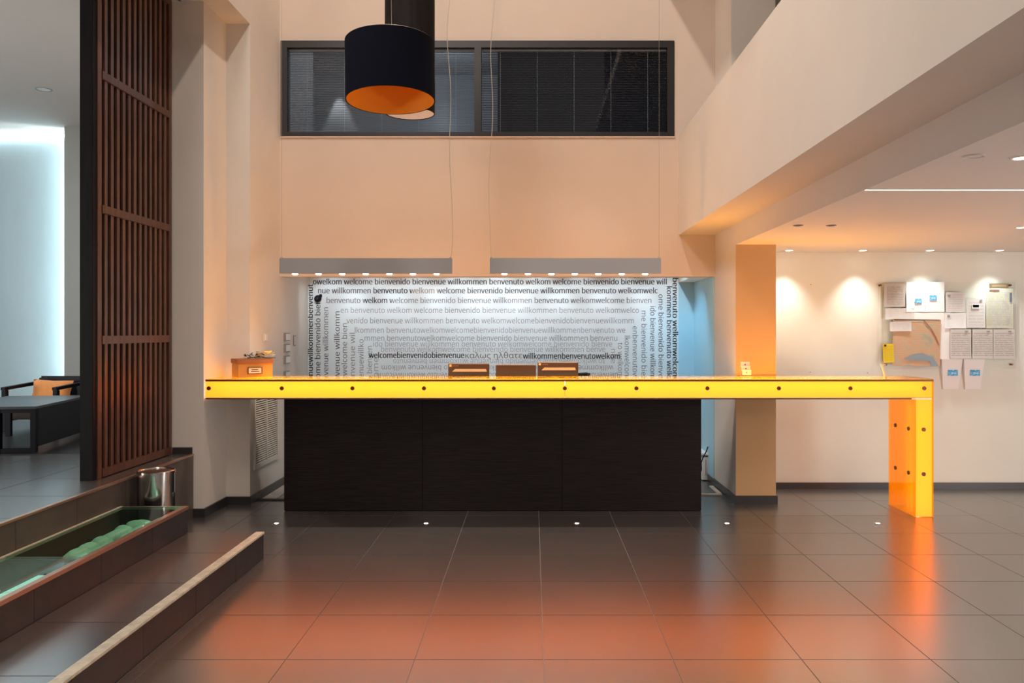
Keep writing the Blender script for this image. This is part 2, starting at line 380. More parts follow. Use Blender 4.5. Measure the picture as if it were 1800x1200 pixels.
st = sbox('floor_step', -2.32, -1.822, -2, 5.572, 0, S1 - .008, M_grout)
bm = bmesh.new(); bm_box(bm, 0, .452, g, T - g, S1 - .009, S1, .0008); pr = None
for j in range(-3, 3):
    y = R0 + j * T
    if pr is None: pr = obj('tile', bm, M_tile, st); o = pr
    else: o = pr.copy(); COL.objects.link(o)
    o.location = (-2.318, y, 0)
    if j == 2: o.scale = (1, (5.578 - y) / T, 1)
bm = bmesh.new(); bm_box(bm, 0, .010, g * .5, T - g * .5, 0, S1 - .012, .0006); pr = None
for j in range(-3, 3):
    y = R0 + j * T
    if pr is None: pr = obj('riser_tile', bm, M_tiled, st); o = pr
    else: o = pr.copy(); COL.objects.link(o)
    o.location = (-1.822, y, 0)
    if j == 2: o.scale = (1, (5.578 - y) / T, 1)
box('end_riser', -2.32, -1.812, 5.572, 5.58, 0, S1 - .012, M_tiled, st)
boxes('nosing', [(-1.864, -1.806, -2, 5.582, S1 - .010, S1 + .004)], M_alub, st, .0015)
box('floor_border', -1.806, -1.745, -2, 5.585, -.006, .0005, M_tile, st)

# glass-topped display step with pebbles inside
ds = thing('display_step', 'dark glass-topped display step holding pale pebbles, beside the platform', 'display case', (-2.55, 4.0, 0))
def dsb(name, x0, x1, y0, y1, z0, z1, m, bev=0.0, label=None):
    return box(name, x0 + 2.55, x1 + 2.55, y0 - 4.0, y1 - 4.0, z0, z1, m, ds, bev, label)
bm = bmesh.new(); bm_box(bm, 0, .012, g * .5, T - g * .5, S1, S2 - .018, .0006)
pr = None
for j in range(-3, 3):
    y = R0 + j * T
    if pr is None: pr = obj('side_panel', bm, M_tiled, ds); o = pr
    else: o = pr.copy(); COL.objects.link(o)
    o.location = (-2.332 + 2.55, y - 4.0, 0)
    if j == 2: o.scale = (1, (5.578 - y) / T, 1)
dsb('side_panel', -2.36, -2.332, -2, 5.57, .02, S2 - .018, M_well)
dsb('end_panel', -2.776, -2.332, 5.566, 5.58, 0.0, S2 - .018, M_tiled)
dsb('well_floor', -2.776, -2.36, -2, 5.56, 0.004, .12, M_well)
dsb('back_panel', -2.778, -2.770, -2, 5.56, .12, S2 - .018, M_well)
dsb('rim', -2.352, -2.316, -2, 5.582, S2 - .018, S2 + .004, M_copper, .0015, 'copper coloured metal rim along the outer edge')
dsb('rim', -2.778, -2.758, -2, 5.582, S2 - .018, S2 + .003, M_alub, .001)
dsb('rim', -2.758, -2.352, 5.566, 5.582, S2 - .018, S2 + .003, M_alu, .001)
dsb('glass_pane', -2.758, -2.352, 4.345, 5.566, S2 - .014, S2, M_gglass)
dsb('glass_pane', -2.758, -2.352, -2, 4.338, S2 - .014, S2, M_gglass2, label='green glass pane with fine ribbed lines')
dsb('lamp_tray', -2.46, -2.375, 3.1, 4.12, .24, .315, M_tray, .003, 'bright white lamp tray under the glass')
dsb('cross_bar', -2.758, -2.352, 4.335, 4.35, S2 - .03, S2 - .016, M_well)
for yy in (4.02,):
    bm = bmesh.new(); bm_lathe(bm, [(0, 0), (.006, 0), (.006, .003), (0, .004)], 10)
    o = obj('rivet', bm, M_black, ds); o.location = (-2.365 + 2.55, yy - 4.0, S2)
def pebble(seed, s):
    b = bmesh.new(); bmesh.ops.create_icosphere(b, subdivisions=3, radius=1)
    for v in b.verts:
        n = noise.noise(v.co * 1.1 + Vector((seed * 7.3, 0, 0))) * .22
        v.co *= 1 + n
        v.co.x *= s[0]; v.co.y *= s[1]; v.co.z *= s[2]
    return b
rng = random.Random(4)
pm = []
for k in range(6):
    b = pebble(k, (rng.uniform(.055, .075), rng.uniform(.075, .105), rng.uniform(.042, .055)))
    pm.append(b)
peb = [obj('pebble', b, M_stone, None, True) for b in pm]
spots = []
for k, y in enumerate([5.44, 5.31, 5.17, 5.03, 4.89, 4.76, 4.63, 4.50]): spots.append((-2.425, y, .262, 1))
for k, y in enumerate([5.42, 5.27, 5.12, 4.98, 4.84, 4.70, 4.56, 4.45, 3.98, 3.86, 3.72]):
    for c, xx in enumerate((-2.435, -2.56)):
        if y < 4.2 and c == 0: continue
        spots.append((xx + rng.uniform(-.02, .02) , y + rng.uniform(-.02, .02) + (.06 if c else 0), .168, 0))
for k, y in enumerate([5.36, 5.20, 5.05, 4.90, 4.77, 4.62]):
    spots.append((-2.54 + rng.uniform(-.03, .03), y, .265, 2))
for k, y in enumerate([3.91, 3.79, 3.66]):
    spots.append((-2.60 + rng.uniform(-.03, .02), y, .265, 1))
peball = []
for k, (x, y, z, up) in enumerate(spots):
    o = peb[k] if k < 6 else peb[k % 6].copy()
    if k >= 6: COL.objects.link(o)
    o.location = (x, y, z); o.rotation_euler = (rng.uniform(-.2, .2), rng.uniform(-.2, .2), rng.uniform(0, 6.28))
    o['_row'] = up * 10 + (0 if up or x > -2.5 else 1) + (4 if y < 4.2 else 0); peball.append(o)
ORD = ['farthest', 'second', 'third', 'fourth', 'fifth', 'sixth', 'seventh', 'eighth', 'ninth', 'tenth']
RN = {20: 'upper pebble, inner row beyond the lamp tray', 0: 'lower pebble, outer row beyond the lamp tray', 1: 'lower pebble, inner row beyond the lamp tray', 5: 'lower pebble beside the white lamp tray',
      10: 'upper pebble, outer row beyond the lamp tray', 14: 'upper pebble beside the white lamp tray'}
for rw in RN:
    for k, o in enumerate(sorted([p for p in peball if p['_row'] == rw], key=lambda p: -p.location.y)):
        tag(o, '%s pale %s under step glass' % (ORD[k] if k == 0 else ORD[k] + ' farthest', RN[rw]), 'pebble', 'pale pebbles under the glass step')
for o in peball: del o['_row']

# ------------------------------------------------------------------ slatted wooden screen
SY0, SY1 = 5.57, 6.775; SX = -2.95; STOP = 4.232
scr = thing('slatted_screen', 'tall dark reddish wooden slatted screen standing on the platform edge', 'screen', (-3.0, 5.57, PH))
def scb(name, x0, x1, y0, y1, z0, z1, m, bev=.002):
    return box(name, x0 + 3.0, x1 + 3.0, y0 - 5.57, y1 - 5.57, z0 - PH, z1 - PH, m, scr, bev)
scb('end_post', -3.045, -2.957, SY0, SY0 + .05, PH, STOP, M_slatd)
scb('post', -2.990, SX, SY0 + .05, SY0 + .105, PH, STOP, M_slat)
scb('post', -2.990, SX, SY1 - .05, SY1, PH, STOP, M_slat)
for hz in (PH + .035, 1.467, 2.365, 3.285, 4.205):
    scb('rail', -2.985, SX + .006, SY0 + .105, SY1 - .05, hz - .028, hz + .028, M_slat)
bays = [(PH + .063, 1.439), (1.495, 2.337), (2.393, 3.257), (3.313, 4.177)]
NS = 12
for z0, z1 in bays:
    bm = bmesh.new(); bm_box(bm, -.014, 0, 0, .040, 0, 1, 0); p0 = None
    for k in range(NS):
        y = SY0 + .15 + k * (SY1 - .05 - SY0 - .105 - .042) / NS
        if p0 is None: p0 = obj('slat', bm, M_slat, scr); o = p0
        else: o = p0.copy(); COL.objects.link(o)
        o.location = (SX - .004 + 3.0, y - 5.57, z0 - PH); o.scale = (1, 1, z1 - z0)
scb('gap_shade_panel', -3.045, -2.992, SY0 + .05, SY1, PH, STOP, M_gapshade)  # added black sheet standing in for the shade in the gaps

# ------------------------------------------------------------------ steel bin
bn = thing('waste_bin', 'polished steel cylindrical waste bin against the platform side', 'bin', (-2.635, 5.80, 0))
bm = bmesh.new(); bm_lathe(bm, [(.118, .012), (.122, .02), (.122, .535), (.126, .537), (.126, .552), (.118, .556), (.112, .548), (.108, .50), (.108, .03), (0, .03)], 48)
obj('body', bm, M_steel, bn, True)
bm = bmesh.new(); bm_lathe(bm, [(.121, 0), (.121, .014), (.10, .014), (0, .014)], 40); obj('base_ring', bm, M_black, bn, True)
bm = bmesh.new(); bm_lathe(bm, [(.110, .545), (.110, .549), (.03, .552), (0, .552)], 40); obj('lid', bm, mat('bin_lid_bronze', (.30, .17, .10), .3, metal=.8), bn, True)
bm = bmesh.new(); bm_box(bm, .119, .128, -.012, .012, .30, .40, .002); obj('seam_strip', bm, M_steel, bn)

# ------------------------------------------------------------------ reception counter
CT = 1.135; CB = .972; CY0, CY1 = 6.80, 7.30; CX0, CX1 = -2.685, X(1641, 6.8)
rc = thing('reception_counter', 'long glowing yellow and orange acrylic reception counter with one lit leg', 'counter', ((CX0 + CX1) / 2, 7.05, 0))
ox, oy = (CX0 + CX1) / 2, 7.05
def rb(name, x0, x1, y0, y1, z0, z1, m, bev=0.0, label=None):
    return box(name, x0 - ox, x1 - ox, y0 - oy, y1 - oy, z0, z1, m, rc, bev, label)
SEAM = X(993, 6.8); LX = X(1609, 6.8)
rb('top_panel', CX0, SEAM - .001, CY0, CY1, CT - .012, CT, M_top, label='clear orange acrylic top')
rb('top_panel', SEAM + .001, CX1, CY0, CY1, CT - .012, CT, M_top, label='clear orange acrylic top')
rb('front_panel', CX0, SEAM - .0015, CY0 + .006, CY0 + .014, CB + .010, CT - .018, M_front, label='backlit yellow acrylic panel')
rb('front_panel', SEAM + .0015, CX1 - .010, CY0 + .006, CY0 + .014, CB + .010, CT - .018, M_front, label='backlit yellow acrylic panel')
rb('back_panel', CX0, CX1 - .010, CY1 - .014, CY1 - .006, CB + .010, CT - .018, M_backp)
rb('edge_trim', CX0, CX1, CY0 - .002, CY0 + .006, CT - .020, CT - .0045, M_bolt)
rb('edge_trim', CX0, LX, CY0, CY0 + .012, CB - .004, CB + .008, M_bolt)
M_under = mat('counter_underside_bronze', (.10, .07, .05), .4)
rb('bottom_panel', CX0, LX - .01, CY0 + .012, CY1, CB - .004, CB + .006, M_under)
rb('fluorescent_tube', CX0 + .03, CX1 - .06, CY0 + .075, CY0 + .100, CT - .055, CT - .030, M_tube, .006)
rb('fluorescent_tube', CX0 + .03, CX1 - .06, CY1 - .13, CY1 - .105, CT - .055, CT - .030, M_tube, .006)
# the lit leg
rb('leg_front_panel', LX + .006, CX1 - .010, CY0 + .006, CY0 + .014, .004, CB - .004, M_front, label='backlit yellow acrylic leg front')
rb('leg_side_panel', LX - .004, LX + .004, CY0, CY1, .002, CB - .006, M_side, label='clear orange acrylic leg side')
rb('leg_side_panel', CX1 - .008, CX1, CY0, CY1, .002, CT - .018, M_side, label='clear orange acrylic leg side')
rb('leg_back_panel', LX + .006, CX1 - .010, CY1 - .014, CY1 - .006, .004, CB - .004, M_side)
rb('leg_post', LX + .045, LX + .075, CY0 + .19, CY0 + .235, .004, CB - .006, mat('leg_post_bronze', (.12, .06, .04), .6))
rb('leg_tube', LX + .055, LX + .080, CY0 + .085, CY0 + .105, .03, CB - .03, M_tube, .004)
rb('corner_bracket', LX - .03, CX1 - .014, CY0 - .001, CY0 + .005, CB - .004, CB + .006, M_alu)
rb('joint_plate', LX - .004, CX1 - .010, CY0 + .015, CY1 - .016, CB - .005, CB + .004, M_clear)
bm = bmesh.new(); bm_lathe(bm, [(0, -.012), (.017, -.012), (.0175, -.003), (.016, 0), (.008, 0), (.007, -.002), (0, -.002)], 20, Matrix.Rotation(R(90), 4, 'X'))
b0 = None
def bolt(x, y, z, rz=0.0):
    global b0
    if b0 is None: b0 = obj('bolt', bm, M_bolt, rc, True); o = b0
    else: o = b0.copy(); COL.objects.link(o)
    o.location = (x - ox, y - oy, z); o.rotation_euler = (0, 0, rz); return o
for px in (365, 494.5, 619, 745, 868, 993, 1119, 1244, 1370, 1496, 1626):
    bolt(X(px, 6.79) if px > 370 else X(366, 6.79), CY0 - .004, H(682.5, 6.79))
for py in (755, 833.5): bolt(X(1625, 6.79), CY0 - .004, H(py, 6.79))
for py in (.75, .33):
    for yy in (.11, .36): bolt(LX - .012, CY0 + yy, H(752 if py > .5 else 829, 6.95), R(-90))

# dark veneered base with a work surface behind
BX0, BX1 = X(499, 7.035), X(1233, 7.035)
cb = thing('counter_base', 'dark wenge veneered base cabinet standing under the glowing counter', 'cabinet', ((BX0 + BX1) / 2, 7.4, 0))
bx = (BX0 + BX1) / 2
def cbx(name, x0, x1, y0, y1, z0, z1, m, bev=0.0): return box(name, x0 - bx, x1 - bx, y0 - 7.4, y1 - 7.4, z0, z1, m, cb, bev)
s1, s2 = X(743, 7.035), X(988, 7.035)
for a, b in ((BX0, s1), (s1, s2), (s2, BX1)): cbx('front_panel', a + .0015, b - .0015, 7.035, 7.055, .006, CB - .005, M_veneer, .001)
cbx('side_panel', BX0 + .002, BX0 + .022, 7.056, 7.85, .0, .80, M_veneer)
cbx('side_panel', BX1 - .022, BX1 - .002, 7.056, 7.85, .0, .80, M_veneer)
cbx('carcass', BX0 + .022, BX1 - .022, 7.056, 7.30, .0, CB - .006, M_slatd)
cbx('work_surface', BX0 + .003, BX1 - .003, 7.30, 7.86, .801, .83, M_veneer, .002)

# ------------------------------------------------------------------ things on and behind the counter
def monitor(name, label, x0, x1, ytop, Y, taper=0.0, slot=False):
    zt = H(ytop, Y); zb = .845
    xm = (X(x0, Y) + X(x1, Y)) / 2; hw = (X(x1, Y) - X(x0, Y)) / 2
    t = thing(name, label, 'monitor', (xm, Y, .83))
    bm = bmesh.new(); bm_prism(bm, [(-hw - taper, .06), (hw + taper * .3, .06), (hw, zt - .83), (-hw, zt - .83)], 0, .022)
    obj('panel', bm, M_screen, t)
    box('bezel', -hw, hw, -.003, .026, zt - .83 - .007, zt - .83 + .001, M_gris, t, .001)
    bm = bmesh.new(); bm_box(bm, -.03, .03, .022, .045, .01, .20, .003); obj('stand', bm, M_black, t)
    bm = bmesh.new(); bm_box(bm, -.11, .11, -.05, .12, 0, .012, .004); obj('base', bm, M_black, t)
    if slot:
        z1 = zt - .83 - .050
        bm = bmesh.new(); bm_prism(bm, [(-hw + .036, z1 - .024), (hw - .022, z1 - .024), (hw - .030, z1), (-hw + .062, z1)], -.010, 0)
        obj('ledge', bm, M_gris if False else M_alu, t)
        box('emblem', -hw + .010, -hw + .030, -.004, 0, zt - .83 - .030, zt - .83 - .011, mat('emblem_orange', (.9, .35, .10), .4, emit=(1, .4, .1), estr=.35), t)
        for k in range(6): box('lettering', -hw + .038 + k * .0095, -hw + .045 + k * .0095, -.003, 0, zt - .83 - .026, zt - .83 - .018, M_lid, t)
    return t
monitor('desk_monitor', 'brown-lit monitor back with silver ledge, left one behind the counter', 788, 860, 638.5, 7.5, 0, True)
monitor('desk_monitor', 'plain dark monitor back between the two ledged monitors', 872, 942, 640.5, 7.5, .012, False)
monitor('desk_monitor', 'brighter brown-lit monitor back with silver ledge, right one behind the counter', 945, 1016.5, 636, 7.5, 0, True)
ph = thing('desk_phone', 'small black telephone right of the monitors behind the counter', 'telephone', (X(1025, 7.6), 7.6, .83))
box('body', -.05, .05, -.04, .10, 0, .22, M_black, ph, .006)
bm = bmesh.new(); bm_tube(bm, [(-.055, 0, .285), (-.04, 0, .30), (.03, 0, .305), (.06, 0, .29)], .018, 10, [1.2, .9, .9, 1.2]); obj('handset', bm, M_black, ph, True)
box('cradle', -.03, .03, -.02, .05, .22, .29, M_black, ph, .004)

# keepsake box
kb = thing('suggestion_box', 'brown cardboard box with lid and pale label on the left end of the counter', 'box', (X(417.5, 6.97), 6.97, CT), R(32))
box('body', .008, .292, .008, .25, .001, .13, M_card, kb, .001)
box('lid', 0, .30, 0, .258, .118, .156, M_lid, kb, .002)
boxes('label_holder', [(.085, .205, -.001, .008, .028, .034), (.085, .205, -.001, .008, .080, .086), (.085, .092, -.001, .008, .034, .080), (.198, .205, -.001, .008, .034, .080)], M_bolt, kb)
box('label_card', .092, .198, .003, .0078, .034, .080, M_pink, kb)
for k, (a, b_, z) in enumerate(((.115, .170, .062), (.110, .182, .048))):
    box('lettering', a, b_, .0018, .003, z, z + .006, M_brownf, kb)
fw = thing('dried_flowers', 'cream and brown dried flower bunch lying on the brown box lid', 'flowers', (X(417.5, 6.97) + .03, 7.12, CT + .157), R(10))
def leaf_bm(bm, base, d, L, W, up=.3):
    d = Vector(d).normalized(); side = d.cross(Vector((0, 0, 1))).normalized(); b = bmesh.new(); rows = []
    for i in range(6):
        t = i / 5; wv = W * math.sin(math.pi * min(1, .08 + .92 * t)) ; c = Vector(base) + d * L * t + Vector((0, 0, up * L * t * (1.2 - t)))
        rows.append((b.verts.new(c - side * wv), b.verts.new(c + Vector((0, 0, -.1 * wv))), b.verts.new(c + side * wv)))
    for r0, r1 in zip(rows, rows[1:]):
        b.faces.new((r0[0], r0[1], r1[1], r1[0])); b.faces.new((r0[1], r0[2], r1[2], r1[1]))
    merge(bm, b)
rf = random.Random(2)
def tuft(name, m, n, x0, x1, L, W, zmax):
    for k in range(n):
        a = rf.uniform(0, 6.28); e = rf.uniform(-.1, .45)
        bm = bmesh.new(); leaf_bm(bm, (x0 + (x1 - x0) * (k + .5) / n, rf.uniform(-.02, .02), .006 + rf.uniform(0, zmax)), (math.cos(a), math.sin(a) * .6, e), L * rf.uniform(.7, 1.1), W * rf.uniform(.7, 1.1), rf.uniform(-.1, .5))
        obj(name, bm, m, fw)
tuft('leaf', M_green, 12, -.03, .07, .05, .010, .022)
tuft('petal', M_petalb, 16, .03, .15, .042, .013, .026)
tuft('petal', M_petal, 22, .08, .19, .058, .024, .046)
bm = bmesh.new(); bm_tube(bm, [(.0, 0, .006), (.08, .0, .012), (.19, -.01, .006), (.235, -.01, .005)], .0035); obj('stem', bm, M_green, fw)

# card stand on the counter
cs = thing('card_stand', 'small leaning card holder with pale cards on the counter by the column', 'card holder', (X(1313, 7.16), 7.16, CT), 0)
M_acr = mat('frosted_acrylic', (.60, .48, .40), .3, alpha=.6)
for k in range(3):
    z = .012 + k * .034
    o = box('card', -.036 - .004 * k, .040 - .004 * k, .012 + .012 * k, .016 + .012 * k, z, z + .046, M_pink if k else M_plast, cs)
    box('dot', -.004 - .004 * k, .006 - .004 * k, .010 + .012 * k, .012 + .012 * k, z + .018, z + .027, M_bolt, cs)
bm = bmesh.new(); bm_prism(bm, [(-.040, 0), (.050, 0), (.042, .004), (.030, .10), (-.052, .10)], .060, .064); obj('backrest', bm, M_acr, cs)
box('foot', -.042, .052, .0, .066, 0, .005, M_acr, cs)
bs = thing('bent_strip', 'thin beige bent strip standing on the counter right end', 'bracket', (X(1556, 7.1), 7.1, CT))
bm = bmesh.new(); bm_prism(bm, [(-.006, 0), (.006, 0), (-.026, .108), (-.038, .108)], -.004, .004); obj('upright', bm, M_vent, bs)
bm = bmesh.new(); bm_prism(bm, [(-.038, .106), (.006, .100), (.006, .106), (-.036, .114)], -.004, .004); obj('arm', bm, M_plast, bs)
box('foot', -.012, .014, -.014, .014, 0, .003, M_vent, bs)

# ------------------------------------------------------------------ linear pendants
def linear(label, px0, px1, thick_left):
    x0, x1 = X(px0, 7.03), X(px1, 7.03); zb, zt = H(480.5, 7.03), H(453.5, 7.03)
    t = thing('linear_pendant', label, 'ceiling lamp', ((x0 + x1) / 2, 7.03, zb), 0, 'linear pendants over the counter')
    L = x1 - x0; bm = bmesh.new(); bm_box(bm, -L / 2, L / 2, -.0, .06, 0, zt - zb, .002); obj('housing', bm, M_grey, t)
    bl = bmesh.new(); bm_lathe(bl, [(0, 0), (.024, 0), (.026, -.006), (.018, -.010), (0, -.010)], 20); lp = None
    for k in range(7):
        if lp is None: lp = obj('spot_lens', bl, M_spotl, t, True); o = lp
        else: o = lp.copy(); COL.objects.link(o)
        xx = -L / 2 + L * (.085 + k * .1375); o.location = (xx, .03, 0)
        s = light('spot_lamp', 'SPOT', (0, 0, 0), 10, (1.0, .90, .78), .018, None, 130, .8)
        s.parent = t; s.location = (xx, .03, -.014)
    hz = 6.1 - zb
    def cable(x, r, m, wav, seed):
        pts = []; rr = random.Random(seed)
        for i in range(41):
            u = i / 40; a = 0 if not wav else .022 * math.sin(u * 21 + seed) * (1 - abs(2 * u - 1)) + .015 * math.sin(u * 9 + seed * 2)
            pts.append((x + a * (1 if 0 < i else 0), .03, (zt - zb) + (hz - zt + zb) * u))
        bm = bmesh.new(); bm_tube(bm, pts, r, 6); obj('suspension_cable', bm, m, t, True)
        bm = bmesh.new(); bm_lathe(bm, [(0, 0), (.010, 0), (.008, .012), (0, .014)], 12); o = obj('cable_grip', bm, M_alu, t, True); o.location = (x, .03, zt - zb)
    cable(-L / 2 + .012, .0028 if thick_left else .0012, M_cream if thick_left else M_wire, thick_left, 1.7)
    cable(L / 2 - .012, .0012 if thick_left else .0028, M_wire if thick_left else M_cream, not thick_left, .6)
    bm = bmesh.new(); bm_box(bm, -L / 2, L / 2, .02, .04, hz - .002, hz + .02); obj('mounting_rail', bm, M_grey, t)
    return t
linear('grey linear pendant with seven spots, left one above the counter', 491, 794, False)
linear('grey linear pendant with seven spots, right one above the counter', 861, 1162, True)

# ------------------------------------------------------------------ drum pendants
DY = 4.95; dr = 78.0 * DY / FPX
dx = X(686.5, DY); zb = H(177, DY) ; zt = H(73.5, DY)
dp = thing('drum_pendant', 'wide navy drum pendant lamp with orange lining, the nearer one', 'ceiling lamp', (dx, DY, zb), 0, None, R(-3.0), R(-1.2))
hh = zt - zb
bm = bmesh.new(); bm_lathe(bm, [(dr - .006, 0), (dr, 0), (dr, hh), (dr - .006, hh)], 64, None, False); obj('shade', bm, M_navy, dp, True)
bm = bmesh.new(); bm_lathe(bm, [(dr - .0065, .001), (dr - .0065, hh - .002), (0, hh - .012)], 64, None, False); obj('shade_lining', bm, M_orangel, dp, True, 'orange inner lining')
bm = bmesh.new(); bm_tube(bm, [((dr + .0005) * math.cos(a * math.pi / 32), 0, 0) if False else ((dr - .003) * math.cos(a * math.pi / 32), (dr - .003) * math.sin(a * math.pi / 32), hh) for a in range(65)], .0022, 6); obj('top_rim', bm, M_wire, dp, True)
for k in range(3):
    a = k * 2.094 + .3; bm = bmesh.new(); bm_tube(bm, [(0, 0, hh - .02), (dr * .97 * math.cos(a), dr * .97 * math.sin(a), hh - .02)], .003, 6); obj('spider_arm', bm, M_wire, dp)
bm = bmesh.new(); bm_lathe(bm, [(0, .14), (.02, .145), (.031, .17), (.03, .20), (.016, .235), (.014, .29), (0, .29)], 20); obj('bulb', bm, mat('bulb_warm', (1, .8, .6), .4, emit=(1, .72, .4), estr=1.2), dp, True)
bm = bmesh.new(); bm_tube(bm, [(0, 0, .29), (0, 0, hh + .01), (.0, 0, 3.6)], .0035, 8); obj('cable', bm, M_black, dp)
bm = bmesh.new(); bm_tube(bm, [(.012, 0, hh), (.012, 0, 3.6)], .0012, 6); obj('cable', bm, M_wire, dp)
TY = 6.0; tr = 43.5 * TY / FPX
tp = thing('tube_pendant', 'tall dark tube pendant lamp with pale diffuser behind the drum lamp', 'ceiling lamp', (X(720.5, TY), TY, H(200, TY)), 0)
bm = bmesh.new(); bm_lathe(bm, [(tr - .005, 0), (tr, 0), (tr, 1.6), (tr - .005, 1.6)], 56, None, False); obj('shade', bm, M_brownshade, tp, True)
bm = bmesh.new(); bm_lathe(bm, [(tr - .006, .004), (0, .004)], 56, None, False); obj('diffuser', bm, M_diff, tp, True, 'pale pinkish fabric diffuser')
bm = bmesh.new(); bm_lathe(bm, [(tr - .006, 1.58), (0, 1.58)], 56, None, False); obj('cap', bm, M_black, tp, True)
bm = bmesh.new(); bm_tube(bm, [(0, 0, 1.58), (0, 0, TOPH - H(200, TY) - .01)], .004, 8); obj('cable', bm, M_black, tp)

# ------------------------------------------------------------------ window high in the back wall
wn = bpy.data.objects.new('window_1', None); COL.objects.link(wn); wn['kind'] = 'structure'; wn.location = ((WX0 + WX1) / 2, YB, WZ0)
wx, wz = (WX0 + WX1) / 2, WZ0
def wbx(name, x0, x1, y0, y1, z0, z1, m, bev=0.0): return box(name, x0 - wx, x1 - wx, y0 - YB, y1 - YB, z0 - wz, z1 - wz, m, wn, bev)
fy0, fy1 = YB - .012, YB + .10
gx0, gx1, gx2, gx3 = X(505, YB), X(834, YB), X(846, YB), X(1173, YB); gz0, gz1 = H(232.5, YB), H(84, YB)
boxes('window_frame', [(WX0 - wx, WX1 - wx, fy0 - YB, fy1 - YB, 0, gz0 - wz), (WX0 - wx, WX1 - wx, fy0 - YB, fy1 - YB, gz1 - wz, WZ1 - wz),
                       (WX0 - wx, gx0 - wx, fy0 - YB, fy1 - YB, gz0 - wz, gz1 - wz), (gx3 - wx, WX1 - wx, fy0 - YB, fy1 - YB, gz0 - wz, gz1 - wz)], M_frame, wn)
wbx('mullion', gx1, gx2, fy0, fy1, gz0, gz1, M_frame)
wbx('pane', gx0, gx1, YB + .012, YB + .018, gz0, gz1, M_wglass)
wbx('pane', gx2, gx3, YB + .012, YB + .018, gz0, gz1, M_wglass)
wbx('sill_bead', WX0 - .004, WX1 + .004, YB - .016, YB - .001, WZ0 - .012, WZ0, M_peach)
# dim room behind the window
struct(boxes('wall_office', [(WX0 - .4, WX1 + .4, 10.6, 10.7, 2.9, 4.9), (WX0 - .4, WX0 - .3, YB + .14, 10.6, 2.9, 4.9), (WX1 + .3, WX1 + .4, YB + .14, 10.6, 2.9, 4.9)], mat('office_paint', (.42, .42, .42), .8)))
sbox('ceiling_office', WX0 - .4, WX1 + .4, YB + .14, 10.7, 4.8, 4.9, M_loungeg)
sbox('floor_office', WX0 - .4, WX1 + .4, YB + .14, 10.7, 2.8, 2.9, M_loungeg)
light('office_lamp', 'SPOT', (-2.48, 10.50, 4.72), 26, (1, 1, .90), .02, (-2.42, 10.54, 3.0), 46, .3)
light('office_lamp', 'POINT', (-1.0, 9.3, 4.5), 16, (.9, .95, 1), .1)
sbox('wall_office_partition', -.35, -.25, YB + .16, 10.6, 2.9, 4.8, M_dark)
def blind(label, x0, x1, m):
    t = thing('venetian_blind', label, 'blind', ((x0 + x1) / 2, YB + .055, gz0), 0, 'venetian blinds in the high window')
    hw = (x1 - x0) / 2 - .004; hgt = gz1 - gz0
    box('head_rail', -hw, hw, -.012, .014, hgt - .018, hgt - .002, M_head, t, .001)
    box('bottom_rail', -hw, hw, -.008, .008, .002, .012, M_head, t, .001)
    n = 47; bm = bmesh.new(); b = bmesh.new()
    a = R(38); d = .0105
    vs = []
    for (yy, zz) in ((-d * math.cos(a), -d * math.sin(a)), (0, .0012), (d * math.cos(a), d * math.sin(a))):
        vs.append((b.verts.new((-hw, yy, zz)), b.verts.new((hw, yy, zz))))
    for p, q in zip(vs, vs[1:]): b.faces.new((p[0], p[1], q[1], q[0]))
    merge(bm, b); p0 = None
    for k in range(n):
        if p0 is None: p0 = obj('slat', bm, m, t); o = p0
        else: o = p0.copy(); COL.objects.link(o)
        o.location = (0, 0, .022 + k * (hgt - .050) / (n - 1))
    for k in range(5):
        xx = -hw + hw * 2 * (.1 + .2 * k); bm = bmesh.new(); bm_tube(bm, [(xx, -.011, .01), (xx, -.011, hgt - .01)], .0012, 4); obj('ladder_cord', bm, M_head, t)
blind('pale lit venetian blind, half-open, left pane of the high window', gx0, gx1, M_blind)
blind('shaded venetian blind in the right pane of the high window', gx2, gx3, M_blind_unlit)

# ------------------------------------------------------------------ word wall lettering
YT = YW - .0015
shades = {}
def ink(v, tint=(1, 1, 1.12)):
    key = (round(v, 2), tint)
    if key not in shades: shades[key] = mat('ink_%02d' % int(v * 100), tuple(v * c for c in tint), .7)
    return shades[key]
MP = YW / FPX
import os
def load_font(n):
    try: return bpy.data.fonts.load(os.path.join(bpy.utils.system_resource('DATAFILES'), 'fonts', n))
    except Exception: return None
FONT = load_font('NotoSansHebrew-Regular.woff2'); FONTG = load_font('NotoSansMath-Regular.woff2')
def raw_text(s, thick=0.0):
    cu = bpy.data.curves.new('t', 'FONT'); cu.body = s; cu.size = 1.0; cu.resolution_u = 3; cu.offset = 0.0
    f_ = FONTG if ord(s[0]) > 900 else FONT
    if f_: cu.font = f_
    o = bpy.data.objects.new('t', cu); COL.objects.link(o); bpy.context.view_layer.update()
    me = bpy.data.meshes.new_from_object(o.evaluated_get(bpy.context.evaluated_depsgraph_get()))
    bpy.data.objects.remove(o); bpy.data.curves.remove(cu)
    return me
ml = raw_text('l'); ASC = max(v.co.y for v in ml.vertices); bpy.data.meshes.remove(ml)
ww = bpy.data.objects['wall_recess']
